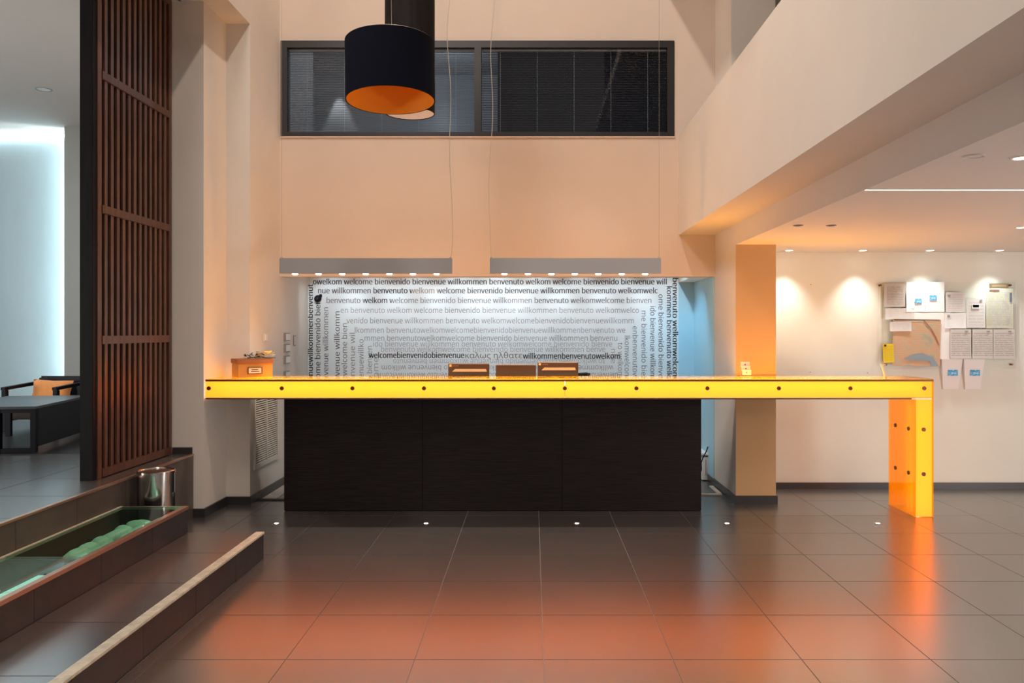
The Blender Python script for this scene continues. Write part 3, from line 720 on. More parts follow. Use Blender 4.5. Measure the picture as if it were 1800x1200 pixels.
def lettering(segs, px, py, length, direc, hpx=10.3, thick=.006, parent=ww, Y=YT, mp=MP, name='lettering'):
    """segs: [(text, ink shade)], origin (px, py) start of the baseline in the wall's plane, direc 0 right, 1 up, 2 left (upside down), 3 down"""
    full = ''.join(s for s, _ in segs)
    me = raw_text(full, thick)
    if thick > .003:      # heavier weight: the outline once more, a hair to the side
        b = bmesh.new(); b.from_mesh(me); n0 = len(b.verts); b.from_mesh(me); b.verts.ensure_lookup_table()
        for v in b.verts[n0:]: v.co.x += thick * 4.5; v.co.z += .02
        b.to_mesh(me); b.free()
    xs = [v.co.x for v in me.vertices]; mn, mx = min(xs), max(xs)
    sx = length * mp / (mx - mn); sy = hpx * mp / ASC
    # colour per word, by x position in the string
    cuts = []; acc = ''
    for s, sh in segs:
        acc += s; m2 = raw_text(acc + '|' if acc != full else acc, thick); e = max(v.co.x for v in m2.vertices); cuts.append((e, sh)); bpy.data.meshes.remove(m2)
    mats = []; 
    for _, sh in segs:
        if sh not in mats: mats.append(sh)
    for sh in mats: me.materials.append(ink(*sh) if isinstance(sh, tuple) else ink(sh))
    for p in me.polygons:
        c = sum(me.vertices[i].co.x for i in p.vertices) / len(p.vertices)
        for e, sh in cuts:
            if c <= e + 1e-4: p.material_index = mats.index(sh); break
    ang = direc * math.pi / 2; ca, sa = math.cos(ang), math.sin(ang)
    bx_, bz_ = (px - VX) * mp, CH - (py - VY) * mp
    for v in me.vertices:
        a = (v.co.x - mn) * sx; b = v.co.y * sy
        v.co = (bx_ + a * ca - b * sa, Y - v.co.z * .01, bz_ + a * sa + b * ca)
    o = bpy.data.objects.new(name, me); COL.objects.link(o); o.parent = parent
    return o
def words(s, lo, hi, seed, special=None):
    rr = random.Random(seed); out = []; ws = s.split(' ')
    for k, wd in enumerate(ws):
        v = round(rr.uniform(lo, hi), 2)
        if special and wd in special: v = special[wd]; special = None
        out.append((wd + (' ' if k < len(ws) - 1 else ''), v))
    return out
BR = (.30, (1.25, 1, .9))
lettering(words('bienvenue willkommen', .05, .12, 3), 1080, 488, 98, 0)
lettering(words('owelkom welcome bienvenido bienvenue willkommen benvenuto welkom welcome bienvenido bienvenue will', .02, .10, 1), 550, 499.7, 622, 0, thick=.010)
lettering(words('nue willkommen benvenuto welkom welcome bienvenido bienvenue willkommen benvenuto welkomwelc', .02, .14, 2, {'welkom': BR}), 559, 515.3, 597, 0, thick=.010)
lettering(words('benvenuto welkom welcome bienvenido bienvenue willkommen benvenuto welkomwelcome bienven', .10, .26, 5, {'welkom': .02}), 574, 532.5, 571, 0)
lettering(words('en benvenuto welkom welcome bienvenido bienvenue willkommen benvenuto welkomwelco', .22, .36, 6), 599, 549.8, 524, 0, thick=.0)
lettering(words('venido bienvenue willkommen benvenuto welkomwelcomebienvenidobienvenuewillkomm', .22, .34, 7), 609, 568, 505, 0, thick=.0)
lettering(words('lkommen benvenutowelkomwelcomebienvenidobienvenuewillkommenbenvenuto we', .24, .33, 8), 624, 584.8, 475, 0, thick=.0)
lettering(words('mmen benvenutowelkomwelcome bienvenido bienvenue willkommen benvenu', .26, .34, 9), 641, 598.8, 444, 0, thick=.0)
lettering(words('ido bienvenue willkommen benvenuto welkomwelcome bienvenido bienve', .34, .42, 10), 656, 609, 420, 0, thick=-.004)
lettering(words('benvenuto welkomwelcome bienvenido bienvenue willkommen benve', .34, .44, 11), 670, 618.3, 394, 0, thick=-.004)
lettering([('welcomebienvenidobienvenue', .02)], 648, 629, 168, 0, 10.6, .008)
lettering([('\u03ba\u03b1\u03bb\u03c9\u03c2 \u03b7\u03bb\u03b8\u03b1\u03c4\u03b5', (.13, (1.3, 1, .8)))], 818, 629.3, 100, 0, 12.5, -.004)
lettering([('willkommenbenvenutowelkom', .03)], 919, 630.3, 171, 0, 10.6, .008)
lettering(words('to welkomwelcome bienvenido bienvenue willkommen benvenuto', .42, .48, 12), 1063, 631, 372, 2, 9.5, -.004)
lettering(words('willkommenwelcome bienvenido welkom benvenuto bienvenue willkom', .30, .38, 13), 1078, 642, 407, 2, 9.5, 0)
lettering(words('bienvenuto welkom willkommen bienvenido welcome benvenuto welkomwelcome', .28, .36, 14), 1086, 655, 424, 2, 9.5, 0)
for (s, xb, top, bot, lo, hi, th) in (
        ('bienvenuewillkommenbenvenut', 550, 499, 702, .02, .04, .010), ('welcome bienvenido bienv', 563, 519, 694, .03, .12, .006),
        ('bienvenue willkommen', 577, 540, 686, .10, .28, .004), ('bienvenue willkomm', 597, 547, 690, .12, .2, .004),
        ('welcome bien', 610, 568, 660, .14, .24, .002), ('bienvenue wil', 624, 585, 682, .26, .34, 0), ('bienvenuewillko', 639, 596, 698, .22, .3, 0),
        ('welcome bienven', 654, 608, 716, .26, .34, 0), ('lcome', 665, 628, 676, .34, .4, -.004)):
    lettering(words(s, lo, hi, xb), xb, bot, bot - top, 1, 9.8, th)
for (s, xb, top, bot, lo, hi, th) in (
        ('benvenuto welkomwelcome bi', 1182.5, 488, 690, .02, .03, .010), ('kommen benvenuto welkom', 1172, 503, 682, .03, .12, .008),
        ('ome bienvenido bienvenue', 1157.5, 517, 688, .04, .24, .004), ('ido bienvenue willkommen', 1143, 538, 690, .10, .16, .004),
        ('me bienvenido bienvenue', 1127.5, 546, 706, .16, .24, .002), ('enbenvenutowelkom', 1112, 573, 702, .20, .28, 0),
        ('lkomwelcome', 1098, 590, 672, .20, .28, 0), ('to welkom', 1086, 602, 663, .22, .3, 0), ('nue', 1074, 613, 638, .36, .4, -.004)):
    lettering(words(s, lo, hi, int(xb)), xb, top, bot - top, 3, 9.8, th)
# wall washers hidden above the recess opening
for k in range(9):
    xx = -2.2 + k * .455
    light('wall_washer', 'SPOT', (xx, 8.52, 2.42), 21, (.82, .93, 1.0), .02, (xx, YW, 1.62), 62, .7)
for lx in (-1.6, .3, 2.2):
    l = light('counter_inner_light', 'AREA', (lx, 7.12, 1.02), 14, (1.0, .95, .70), 1.8, (lx, 7.12, 3), size_y=.10)
light('recess_end_lamp', 'SPOT', (1.15, 8.62, 2.36), 40, (.30, .72, 1.0), .05, (1.79, 8.95, .9), 75, 1.0)
for yy in (3.4, 4.6, 5.2):
    light('well_fill', 'AREA', (-2.37, yy, .30), 1.3, (.95, 1, .95), .5, (-2.50, yy, .12), size_y=.02, spread=110)  # added fill to brighten the pebbles, besides the lamp tray
light('recess_floor_lamp', 'AREA', (-.4, 8.5, 2.4), 5, (.85, .95, 1.0), .4, (-.4, 8.5, 0))

# ------------------------------------------------------------------ fittings on walls
def plate(name, label, cat, Y, py, w, h, m1, m2, group=None, depth=.012, key=True):
    t = thing(name, label, cat, (-2.49, Y, H(py, Y)), 0, group)
    box('frame_plate', 0, depth, -w / 2, w / 2, -h / 2, h / 2, m1, t, .002)
    if key: box('key_cap', depth, depth + .006, -w / 2 + .012, w / 2 - .012, -h / 2 + .012, h / 2 - .012, m2, t, .002)
    return t
Ys = 8.36
for py, lb in ((592, 'topmost of the four grey-framed wall switches above the box'), (611.5, 'second grey-framed wall switch from the top'), (632, 'third grey-framed wall switch, just above the counter'), (659, 'lowest grey-framed wall switch, half hidden by the counter edge')):
    plate('light_switch', lb, 'switch', Ys, py, .15, .085, M_gris, M_plast, 'switches on the recess side wall', .022)
plate('thermostat', 'small cream thermostat on the wall left of the switches', 'thermostat', 7.70, 592.5, .085, .085, M_vent, M_plast, None, .012)
nb = thing('door_strike', 'narrow upright metal plate on the recess side wall beside the lettering', 'plate', (-2.49, 8.66, H(598.5, 8.66)))
box('rim', 0, .006, -.045, .045, -.055, .055, M_gris, nb, .001); box('face', .006, .009, -.03, .03, -.045, .045, M_vent, nb, .001)
# small black camera on the word wall
dc = thing('wall_camera', 'small black round camera on the lettered wall, upper left', 'camera', (X(557, YW - .05), YW, H(525, YW)))
bm = bmesh.new(); bm_lathe(bm, [(0, 0), (.038, 0), (.040, .012), (.036, .030), (.024, .046), (0, .052)], 24, Matrix.Rotation(R(90), 4, 'X')); obj('housing', bm, M_black, dc, True)
bm = bmesh.new(); bm_lathe(bm, [(0, .052), (.014, .052), (.012, .058), (0, .060)], 16, Matrix.Rotation(R(90), 4, 'X')); obj('lens', bm, mat('lens_blue', (.03, .05, .10), .1), dc, True)
box('bracket', .02, .045, -.03, 0, .015, .05, M_black, dc, .003)
# vent grille on the side wall (angled slats in two columns)
vy0, vy1 = FPX * 2.475 / (936 - 448), FPX * 2.475 / (936 - 490); vz0 = H(828, vy0) + .01
vg = thing('air_vent', 'cream louvred air vent grille low on the side wall under the counter end', 'vent', (-2.49, (vy0 + vy1) / 2, vz0))
vh = 1.02 - vz0 + .02; hw = (vy1 - vy0) / 2
boxes('frame', [(0, .014, -hw, hw, 0, .035), (0, .014, -hw, hw, vh - .035, vh), (0, .014, -hw, -hw + .035, .035, vh - .035), (0, .014, hw - .035, hw, .035, vh - .035), (0, .014, -.010, .010, .035, vh - .035)], M_vent, vg, .001)
box('backing', 0.0005, .002, -hw + .03, hw - .03, .03, vh - .03, M_dark, vg)
sl = bmesh.new(); wsl = hw - .045; 
b = bmesh.new(); vs = [b.verts.new(p) for p in ((.003, -wsl / 2, .009), (.003, wsl / 2, .009), (.013, wsl / 2, 0), (.013, -wsl / 2, 0), (.003, -wsl / 2, .0075), (.003, wsl / 2, .0075), (.013, wsl / 2, -.0015), (.013, -wsl / 2, -.0015))]
for f in ((0, 1, 2, 3), (7, 6, 5, 4), (0, 4, 5, 1), (2, 6, 7, 3), (0, 3, 7, 4), (1, 5, 6, 2)): b.faces.new([vs[i] for i in f])
merge(sl, b); p0 = None; nsl = 34
for cidx in (-1, 1):
    for k in range(nsl):
        if p0 is None: p0 = obj('slat', sl, M_vent, vg); o = p0
        else: o = p0.copy(); COL.objects.link(o)
        o.location = (0, cidx * (wsl / 2 + .010), .038 + k * (vh - .085) / (nsl - 1))

# ------------------------------------------------------------------ notice board and papers on the right wall
YN = 8.03; YP = 7.985
def prect(px0, py0, px1, py1, Y): return X(px0, Y), X(px1, Y), H(py1, Y), H(py0, Y)
x0, x1, z0, z1 = prect(1547, 496, 1786, 648, YP + .02)
nbd = thing('notice_board', 'clear acrylic notice board on four standoffs covered with papers', 'board', ((x0 + x1) / 2, YP + .02, z0))
box('panel', x0 - (x0 + x1) / 2, x1 - (x0 + x1) / 2, -.002, .002, 0, z1 - z0, M_clear, nbd)
boxes('edge', [(x0 - (x0 + x1) / 2, x1 - (x0 + x1) / 2, -.0025, .0025, -.002, .0), (-(x1 - x0) / 2 - .002, -(x1 - x0) / 2, -.0025, .0025, 0, z1 - z0), ((x1 - x0) / 2, (x1 - x0) / 2 + .002, -.0025, .0025, 0, z1 - z0)], M_plast, nbd)
bs_ = bmesh.new(); bm_lathe(bs_, [(0, -.025), (.010, -.025), (.010, .006), (.007, .009), (0, .009)], 16, Matrix.Rotation(R(90), 4, 'X')); p0 = None
for px, py in ((1549, 501), (1778, 501), (1780.5, 640.5), (1559, 641)):
    if p0 is None: p0 = obj('standoff', bs_, M_bolt, nbd, True); o = p0
    else: o = p0.copy(); COL.objects.link(o)
    o.location = (X(px, YP) - (x0 + x1) / 2, -.003, H(py, YP) - z0)
def printmat(name, base, inkc, lines, amount, margin=.12, blotch=None):
    """flat print: text-like lines (broken by noise) in object space"""
    m = bpy.data.materials.new(name); m.use_nodes = True; nt = m.node_tree; b = nt.nodes['Principled BSDF']
    b.inputs['Roughness'].default_value = .7
    tc = node(nt, 'ShaderNodeTexCoord'); sp = node(nt, 'ShaderNodeSeparateXYZ'); nt.links.new(tc.outputs['Generated'], sp.inputs[0])
    def mth(op, a, b_=None):
        n = node(nt, 'ShaderNodeMath', operation=op)
        for i, v in enumerate((a, b_)):
            if v is None: continue
            if isinstance(v, (int, float)): n.inputs[i].default_value = v
            else: nt.links.new(v, n.inputs[i])
        return n.outputs[0]
    row = mth('MULTIPLY', sp.outputs['Z'], lines); fr = mth('FRACT', row); ln = mth('GREATER_THAN', fr, .5)
    fl_ = mth('FLOOR', row)
    cx = node(nt, 'ShaderNodeCombineXYZ'); nt.links.new(mth('MULTIPLY', sp.outputs['X'], 30), cx.inputs[0]); nt.links.new(mth('MULTIPLY', fl_, 7.3), cx.inputs[1])
    nz = node(nt, 'ShaderNodeTexNoise'); nz.inputs['Scale'].default_value = 1; nt.links.new(cx.outputs[0], nz.inputs['Vector'])
    br = mth('GREATER_THAN', nz.outputs['Fac'], .42)
    mx0 = mth('GREATER_THAN', sp.outputs['X'], margin); mx1 = mth('LESS_THAN', sp.outputs['X'], 1 - margin * .8)
    mz0 = mth('GREATER_THAN', sp.outputs['Z'], .08); mz1 = mth('LESS_THAN', sp.outputs['Z'], .90)
    f = mth('MULTIPLY', ln, br)
    for q in (mx0, mx1, mz0, mz1): f = mth('MULTIPLY', f, q)
    f = mth('MULTIPLY', f, amount)
    mix = node(nt, 'ShaderNodeMix', data_type='RGBA'); nt.links.new(f, mix.inputs[0])
    mix.inputs[6].default_value = (*base, 1); mix.inputs[7].default_value = (*inkc, 1)
    if blotch:
        n2 = node(nt, 'ShaderNodeTexNoise'); n2.inputs['Scale'].default_value = 3.5; n2.inputs['Detail'].default_value = 8; nt.links.new(tc.outputs['Generated'], n2.inputs['Vector'])
        r = node(nt, 'ShaderNodeValToRGB'); nt.links.new(n2.outputs['Fac'], r.inputs[0])
        r.color_ramp.elements[0].position = .32; r.color_ramp.elements[0].color = (*blotch[0], 1)
        r.color_ramp.elements[1].position = .68; r.color_ramp.elements[1].color = (*blotch[-1], 1)
        for k, c in enumerate(blotch[1:-1]):
            e = r.color_ramp.elements.new(.32 + .36 * (k + 1) / (len(blotch) - 1)); e.color = (*c, 1)
        nt.links.new(r.outputs[0], mix.inputs[6])
    nt.links.new(mix.outputs[2], b.inputs['Base Color'])
    return m
P_grey = printmat('print_grey_notice', (.50, .46, .44), (.16, .13, .12), 15, .55)
P_white = printmat('print_white_sheet', (.80, .82, .85), (.5, .5, .52), 14, .25)
P_soft = printmat('print_pale_sheet', (.66, .65, .66), (.42, .40, .40), 9, .4)
P_list = printmat('print_list_sheet', (.62, .59, .58), (.22, .20, .20), 16, .6, .05)
P_post = printmat('print_poster', (.5, .52, .46), (.34, .33, .28), 20, .5, .06, ((.48, .46, .42), (.56, .57, .51), (.55, .54, .38)))
P_map = printmat('print_map', (.5, .4, .3), (.42, .36, .28), 26, .35, .01, ((.36, .40, .32), (.56, .42, .28), (.62, .37, .22), (.50, .45, .36)))
P_yel = printmat('print_yellow_leaflet', (.80, .60, .02), (.45, .32, .02), 14, .5)
P_blank = mat('blank_white_paper', (.86, .86, .87), .7)
P_logo = printmat('print_blue_emblem', (.05, .35, .65), (.3, .6, .8), 5, .4, 0, ((.75, .85, .92), (.04, .36, .70), (.02, .22, .52)))
layer = [0]
def paper(label, rect, m, cat='paper', rot=0.0, group='papers on the notice board', marks=(), name='paper_sheet', dy=None, curl=.004):
    px0, py0, px1, py1 = rect; layer[0] += 1; Y = YP - .0018 * (layer[0] % 4) if dy is None else YP - dy
    x0, x1, z0, z1 = prect(px0, py0, px1, py1, Y); cx, cz = (x0 + x1) / 2, (z0 + z1) / 2; hw, hh = (x1 - x0) / 2, (z1 - z0) / 2
    t = thing(name, label, cat, (cx, Y, cz), 0, group); t.rotation_euler = (0, rot, 0)
    b = bmesh.new(); n = 6; g_ = [[b.verts.new((-hw + 2 * hw * i / n, -abs(curl) * ((i / n - .5) ** 2 + (j / n - .5) ** 2) * 2, -hh + 2 * hh * j / n)) for j in range(n + 1)] for i in range(n + 1)]
    for i in range(n):
        for j in range(n): b.faces.new((g_[i][j], g_[i + 1][j], g_[i + 1][j + 1], g_[i][j + 1]))
    ex = bmesh.ops.extrude_face_region(b, geom=b.faces[:]); bmesh.ops.translate(b, verts=[v for v in ex['geom'] if isinstance(v, bmesh.types.BMVert)], vec=(0, .0006, 0))
    bm = bmesh.new(); merge(bm, b); obj('sheet', bm, m, t)
    for (a, c, w_, h_, mm, nm) in marks:     # marks in fractions of the sheet
        box(nm, -hw + 2 * hw * a, -hw + 2 * hw * (a + w_), -.0062, -.0050, hh - 2 * hh * (c + h_), hh - 2 * hh * c, mm, t)
    return t
LG = lambda a, c, w_=.36, h_=.17: (a, c, w_, h_, P_logo, 'emblem')
paper('blank white sheet in the middle of the notice board, partly behind the town map', (1607, 549, 1670, 631), P_blank, dy=0)
paper('grey-beige printed notice, top left of the board', (1554, 498, 1591, 539), P_grey, dy=.002)
paper('pale crumpled sheet below the grey-beige notice', (1556, 541.5, 1607, 561), P_soft, dy=.002)
paper('white sheet with low blue emblem, next to the grey-beige notice', (1593, 496, 1625.5, 548), P_white, marks=(LG(.47, .55),), dy=.003)
paper('white sheet with blue emblem at its middle, third along the top row', (1626, 495.5, 1660, 548), P_white, marks=(LG(.22, .44),), dy=.002)
mp_ = paper('orange and beige town map with blue bay on the notice board', (1569, 561, 1653, 643), P_map, 'map', R(1.2), None, name='town_map', dy=.006)
hw, hh = (X(1653, YP) - X(1569, YP)) / 2, (H(561, YP) - H(643, YP)) / 2
def flatpoly(name, pts, m, parent, y0=-.0062):
    b = bmesh.new(); b.faces.new([b.verts.new((x * hw, y0, z * hh)) for x, z in pts]); bm = bmesh.new(); merge(bm, b); return obj(name, bm, m, parent)
flatpoly('bay_print', [(-.55, -.72), (-.25, -.55), (.05, -.47), (.25, -.44), (.45, -.52), (.70, -.62), (.82, -.80), (.95, -1), (.60, -1), (.58, -.78), (-.1, -.74)], mat('print_bay_blue', (.27, .35, .42), .7), mp_)
flatpoly('road_print', [(.25, .95), (.32, .95), (.62, .60), (.82, .25), (.95, -.1), (.92, -.1), (.76, .25), (.55, .60)], mat('print_road_red', (.36, .14, .10), .7), mp_)
flatpoly('fold_print', [(-1, .98), (.95, 1.0), (.95, .97), (-.95, .93)], M_brownf, mp_)
paper('small pale note stuck over the top left corner of the town map', (1564, 565, 1602, 582), P_soft, rot=R(-1), dy=.013)
paper('bright yellow leaflet beside the left edge of the town map', (1552, 604, 1571, 637), P_yel, 'leaflet', R(-2), None, name='leaflet', marks=((.12, .04, .2, .1, M_brownf, 'emblem'),), dy=.012)
paper('grey shaded sheet right of the top row of white sheets', (1662, 513.5, 1696, 548.5), P_soft, dy=.003, marks=((.10, .12, .14, .10, M_gris, 'emblem'),))
paper('white sheet with a small dark mark below the grey shaded sheet', (1660, 550, 1698, 577), P_white, dy=.005, marks=((.13, .12, .12, .16, M_gris, 'emblem'),))
paper('sheet with small dark green picture, left of the tall greenish poster', (1698.5, 525, 1732, 576), P_soft, dy=.006, marks=((.28, .18, .42, .16, P_white, 'photo_border'), (.33, .21, .32, .09, mat('print_green_dark', (.03, .09, .09), .7), 'photo'), (.70, .03, .13, .06, M_gris, 'emblem')))
paper('tall greenish grey poster in the top right of the board', (1733, 507, 1781, 577), P_post, 'poster', 0, None, name='poster', dy=.008, marks=((.86, .10, .08, .24, mat('print_slate', (.12, .16, .2), .7), 'photo'), (.12, .03, .36, .03, M_lid, 'heading')))
np_ = thing('name_plate', 'small bronze name plate above the greenish poster', 'plate', (X(1756.5, YP), YP + .006, H(502, YP)))
box('plate', -.090, .090, -.004, .004, -.023, .023, mat('plate_bronze', (.26, .19, .11), .35, metal=.5), np_, .001); box('engraving', -.07, .07, -.0052, -.004, -.010, .010, mat('plate_brass', (.45, .36, .22), .3, metal=.6), np_)
for k, (a, b_, lb) in enumerate(((1670, 1707, 'left'), (1709, 1745, 'middle'), (1746, 1783, 'right'))):
    paper('printed list sheet, %s one of the three in the lower row' % lb, (a, 578.5, b_, 630), P_list, dy=.010, marks=((.70, .05, .14, .055, M_gris, 'emblem'),))
def brochure(label, px0, px1, lx):
    Y = YN; x0, x1, z0, z1 = prect(px0, 630.5, px1, 684, Y - .03); cx = (x0 + x1) / 2; hw = (x1 - x0) / 2; hgt = z1 - z0
    t = thing('brochure_pocket', label, 'brochure', (cx, Y - .002, z0), 0, 'white brochures under the notice board')
    bm = bmesh.new(); b = bmesh.new()
    A = [(-hw, 0, hgt), (hw, 0, hgt), (hw * .72, 0, 0), (-hw * .72, 0, 0)]; 
    F = [(-hw, -.045, hgt), (hw, -.045, hgt), (hw * .72, -.012, 0), (-hw * .72, -.012, 0)]
    va = [b.verts.new(p) for p in A]; vf = [b.verts.new(p) for p in F]
    b.faces.new(va); b.faces.new(vf[::-1])
    for k in range(4): b.faces.new((va[k], va[(k + 1) % 4], vf[(k + 1) % 4], vf[k]))
    merge(bm, b); obj('folder', bm, P_blank, t)
    bm = bmesh.new(); bm_prism(bm, [(-hw * .35 + lx, hgt * .45), (hw * .55 + lx, hgt * .45), (hw * .55 + lx, hgt * .64), (-hw * .35 + lx, hgt * .64)], -.0385, -.030); obj('emblem', bm, P_logo, t)
brochure('white tapered brochure pocket with blue emblem, left of the pair', 1654, 1691, 0)
brochure('white tapered brochure pocket with blue emblem, right of the pair', 1693, 1730, 0)
for px, py, lb in ((1425, 500, 'tiny screw high on the bare right wall beside the column'), (1424, 654, 'tiny screw just above the counter on the right wall, nearer the column'), (1525, 655, 'tiny screw just above the counter on the right wall, nearer the notice board')):
    bm = bmesh.new(); bm_lathe(bm, [(0, 0), (.004, 0), (.004, .003), (0, .004)], 10, Matrix.Rotation(R(90), 4, 'X')); o = obj('wall_screw', bm, M_bolt); o.location = (X(px, YN), YN, H(py, YN))
    tag(o, lb, 'screw', 'screws in the right wall')

# ------------------------------------------------------------------ ceiling fittings
def disc(name, label, cat, x, y, z, r, m, group=None, ring=M_plast):
    t = thing(name, label, cat, (x, y, z), 0, group)
    bm = bmesh.new(); bm_lathe(bm, [(r * .80, -.001), (r * .84, -.005), (r, -.006), (r * 1.04, 0), (r * .80, 0)], 32, None, False); obj('trim_ring', bm, ring, t, True)
    bm = bmesh.new(); bm_lathe(bm, [(0, -.003), (r * .80, -.003), (r * .82, 0), (0, 0)], 28); obj('lens', bm, m, t, True)
    return t
HC = 2.294
names = ['first', 'second', 'third', 'fourth']
for k, px in enumerate((1387, 1517, 1635, 1757)):
    x, y = X(px, 7.84), 7.84
    disc('downlight', 'lit downlight over the right wall, %s from the column' % names[k], 'downlight', x, y, HC, .042, M_down, 'downlights washing the right wall')
    light('downlight_beam', 'SPOT', (x, y, HC - .012), 38, (.92, 1.0, .93), .02, (x, y + .03, 0), 84, 1.0)
for px, py, lb in ((1796, 276.5, 'lit downlight at the right edge of the hall ceiling, nearer one'), (1796, 399, 'lit downlight at the right edge of the hall ceiling, farther one')):
    y = (HC - CH) * FPX / (VY - py); disc('downlight', lb, 'downlight', X(px, y), y, HC, .042, M_down)
    light('downlight_beam', 'SPOT', (X(px, y), y, HC - .012), 14, (1, .95, .88), .02, (X(px, y), y, 0), 90, .6)
y = (HC - CH) * FPX / (VY - 273.5); disc('smoke_detector', 'pale unlit disc in the hall ceiling beside the beam', 'smoke detector', X(1713, y), y, HC, .042, M_ceil, None, M_ceil)
for px, lb in ((1403, 'left one of two dark recessed downlights in the hall ceiling'), (1461, 'right one of two dark recessed downlights in the hall ceiling')):
    y = (HC - CH) * FPX / (VY - 395.5); disc('dark_downlight', lb, 'downlight', X(px, y), y, HC, .036, M_dark, None, M_gris)
y = (HC - CH) * FPX / (VY - 333)
ls = thing('slot_light', 'long narrow lit slot crossing the hall ceiling', 'ceiling lamp', (X(1522, y), y, HC))
box('diffuser', 0, 4.2, -.018, .018, -.002, 0, M_slot, ls); boxes('trim', [(0, 4.2, -.024, -.018, -.003, 0), (0, 4.2, .018, .024, -.003, 0)], M_plast, ls)
y = (4.235 - CH) * FPX / (VY - 157); disc('ceiling_disc', 'round unlit disc in the lounge ceiling', 'smoke detector', X(77, y), y, 4.235, .085, M_plast, None, M_gris)

# floor uplights
for k, px in enumerate((486, 749, 1014, 1278, 1543)):
    y = 6.577; x = X(px, y)
    t = thing('floor_uplight', 'small star-bright floor uplight, %s from the left before the counter' % ['first', 'second', 'third', 'fourth', 'fifth'][k], 'floor light', (x, y, 0), 0, 'row of floor uplights before the counter')
    bm = bmesh.new(); bm_lathe(bm, [(.016, 0), (.017, .0030), (.026, .0025), (.028, 0)], 24, None, False); obj('ring', bm, M_alu, t, True)
    bm = bmesh.new(); bm_lathe(bm, [(0, .0), (.016, 0), (.014, .0035), (0, .0042)], 20); obj('lens', bm, M_led, t, True)
    light('uplight_beam', 'SPOT', (x, y, .012), 4.0, (.85, .95, 1.0), .012, (x, y, 3), 62, .8)

# ------------------------------------------------------------------ behind the column: white cabinet, cable, cable cover
pc = thing('white_cabinet', 'small white cabinet on the floor seen left of the column', 'cabinet', (1.76, 8.45, 0))
box('body', -.03, .035, 0, .30, .01, .25, M_plast, pc, .004); box('top', -.045, .038, -.02, .32, .262, .285, M_plast, pc, .004)
box('slot', -.02, .03, -.004, .30, .25, .262, M_black, pc); box('handle', .004, .010, -.008, 0, .06, .22, M_gris, pc)
box('foot', -.02, .03, .02, .28, 0, .01, M_black, pc)
bm = bmesh.new()
cp = [(1.775, 8.38, .36), (1.755, 8.37, .31), (1.72, 8.36, .25), (1.70, 8.35, .20), (1.705, 8.36, .13), (1.69, 8.37, .07), (1.64, 8.36, .012), (1.50, 8.34, .008)]
bm_tube(bm, cp, .006, 8); tag(obj('power_cable', bm, M_black, None, True), 'black cable hanging down beside the small white cabinet', 'cable')
bm = bmesh.new(); bm_box(bm, 1.40, 1.765, 7.70, 7.755, 0, .012, .003); cc = obj('floor_cable_cover', bm, M_vent); tag(cc, 'flat cream cable cover lying on the floor left of the column', 'cable cover')
bm = bmesh.new(); bm_box(bm, -.02, .02, 0, .38, 0, .012, .003); o = obj('branch', bm, M_vent, cc); o.location = (1.755, 7.76, 0); o.rotation_euler = (0, 0, 0)

# ------------------------------------------------------------------ lounge furniture
ta = thing('coffee_table', 'low black coffee table on the lounge floor at the left edge', 'table', (X(64, 6.88), 6.88, PH), R(9.5))
th = .375
box('tabletop', -.75, 0, 0, 1.25, th - .012, th + .008, M_tabletop, ta, .002)
box('side_panel', -.035, -.005, .05, 1.20, .045, th - .012, M_tablep, ta, .002)
box('front_rail', -.745, -.05, .005, .045, th - .045, th - .012, M_blackw, ta, .002)
box('bottom_rail', -.745, -.05, .005, .045, .0, .035, M_blackw, ta, .002)
for xx in (-.050, -.745, -.322):
    box('leg', xx, xx + .045, .002, .049, 0, th - .012, M_blackw, ta, .002)
for xx in (-.050, -.745):
    box('leg', xx, xx + .045, 1.20, 1.245, 0, th - .012, M_blackw, ta, .002)
box('back_rail', -.745, -.05, 1.205, 1.24, th - .045, th - .012, M_blackw, ta, .002)
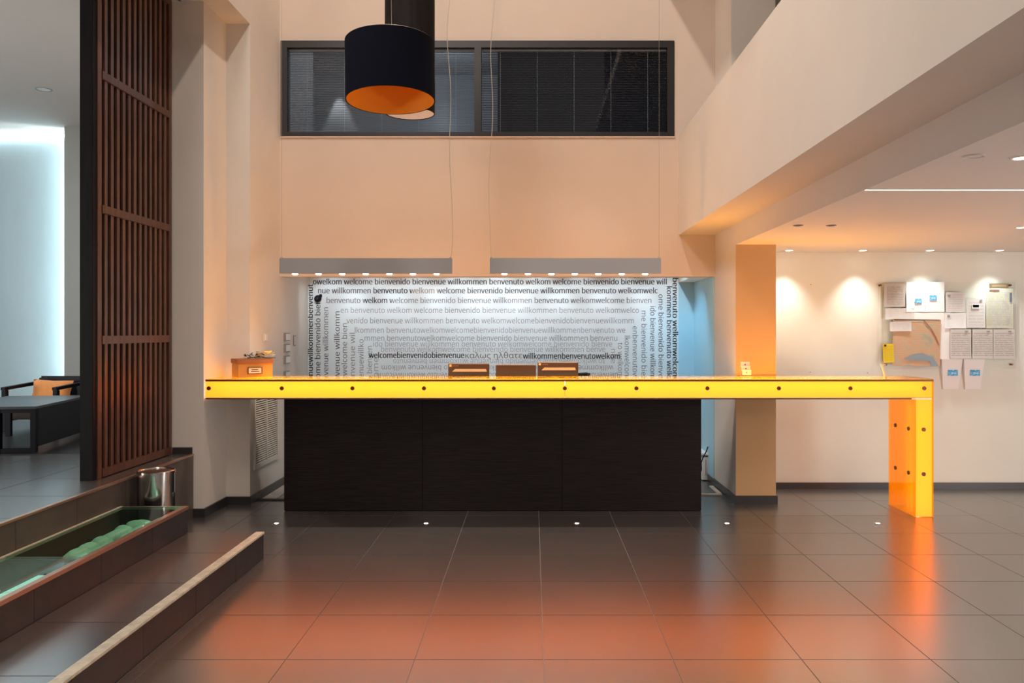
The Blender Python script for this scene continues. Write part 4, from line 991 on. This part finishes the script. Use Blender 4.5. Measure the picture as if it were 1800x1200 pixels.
def armchair(label, x, y, rz):
    t = thing('armchair', label, 'armchair', (x, y, PH), rz, 'black armchairs in the lounge')
    W = .56; D = .62
    for sx in (0, W - .045):
        box('leg', sx, sx + .045, 0, .05, 0, .415, M_blackw, t, .003)
        box('leg', sx, sx + .045, D - .05, D, 0, .44, M_blackw, t, .003)
        bm = bmesh.new(); b = bmesh.new()
        vs = [b.verts.new(p) for p in ((sx, -.01, .415), (sx + .045, -.01, .415), (sx + .045, D, .440), (sx, D, .440), (sx, -.01, .445), (sx + .045, -.01, .445), (sx + .045, D, .475), (sx, D, .475))]
        for f in ((0, 1, 2, 3), (7, 6, 5, 4), (0, 4, 5, 1), (2, 6, 7, 3), (0, 3, 7, 4), (1, 5, 6, 2)): b.faces.new([vs[i] for i in f])
        merge(bm, b); obj('armrest', bm, M_blackw, t)
        box('side_rail', sx + .005, sx + .04, .05, D - .05, .10, .15, M_blackw, t, .003)
    box('seat', .048, W - .048, .01, D - .06, .12, .27, M_brownf, t, .02)
    o = box('backrest', .035, W - .035, 0, .07, 0, .335, M_black, t, .02); o.location = (0, D - .10, .20); o.rotation_euler = (R(-8), 0, 0)
    return t
ac = armchair('black wooden armchair holding the orange cushion behind the table', X(2, 8.3), 8.3, 0)
armchair('black armchair half hidden by the wooden screen', X(2, 8.3) + .68, 8.45, R(4))
def cushion(w, h, d):
    b = bmesh.new(); n = 12
    for s in (-1, 1):
        g_ = [[None] * (n + 1) for _ in range(n + 1)]
        for i in range(n + 1):
            for j in range(n + 1):
                u, v = i / n * 2 - 1, j / n * 2 - 1
                th_ = (max(0, (1 - u ** 4) * (1 - v ** 4))) ** .5
                pin = 1 - .07 * (1 - abs(u)) * abs(v) - 0
                pin2 = 1 - .07 * (1 - abs(v)) * abs(u)
                g_[i][j] = b.verts.new((u * w / 2 * pin2, s * d / 2 * th_, v * h / 2 * pin))
        for i in range(n):
            for j in range(n): b.faces.new((g_[i][j], g_[i + 1][j], g_[i + 1][j + 1], g_[i][j + 1]))
    bmesh.ops.remove_doubles(b, verts=b.verts, dist=1e-5); bmesh.ops.recalc_face_normals(b, faces=b.faces); return b
bm = cushion(.42, .27, .12)
cu = obj('cushion', bm, M_orangef, None, True); cu.location = (X(2, 8.3) + .285, 8.3 + .38, PH + .27 + .095); cu.rotation_euler = (R(-14), R(2), 0)
tag(cu, 'orange cushion resting in the black armchair', 'cushion')
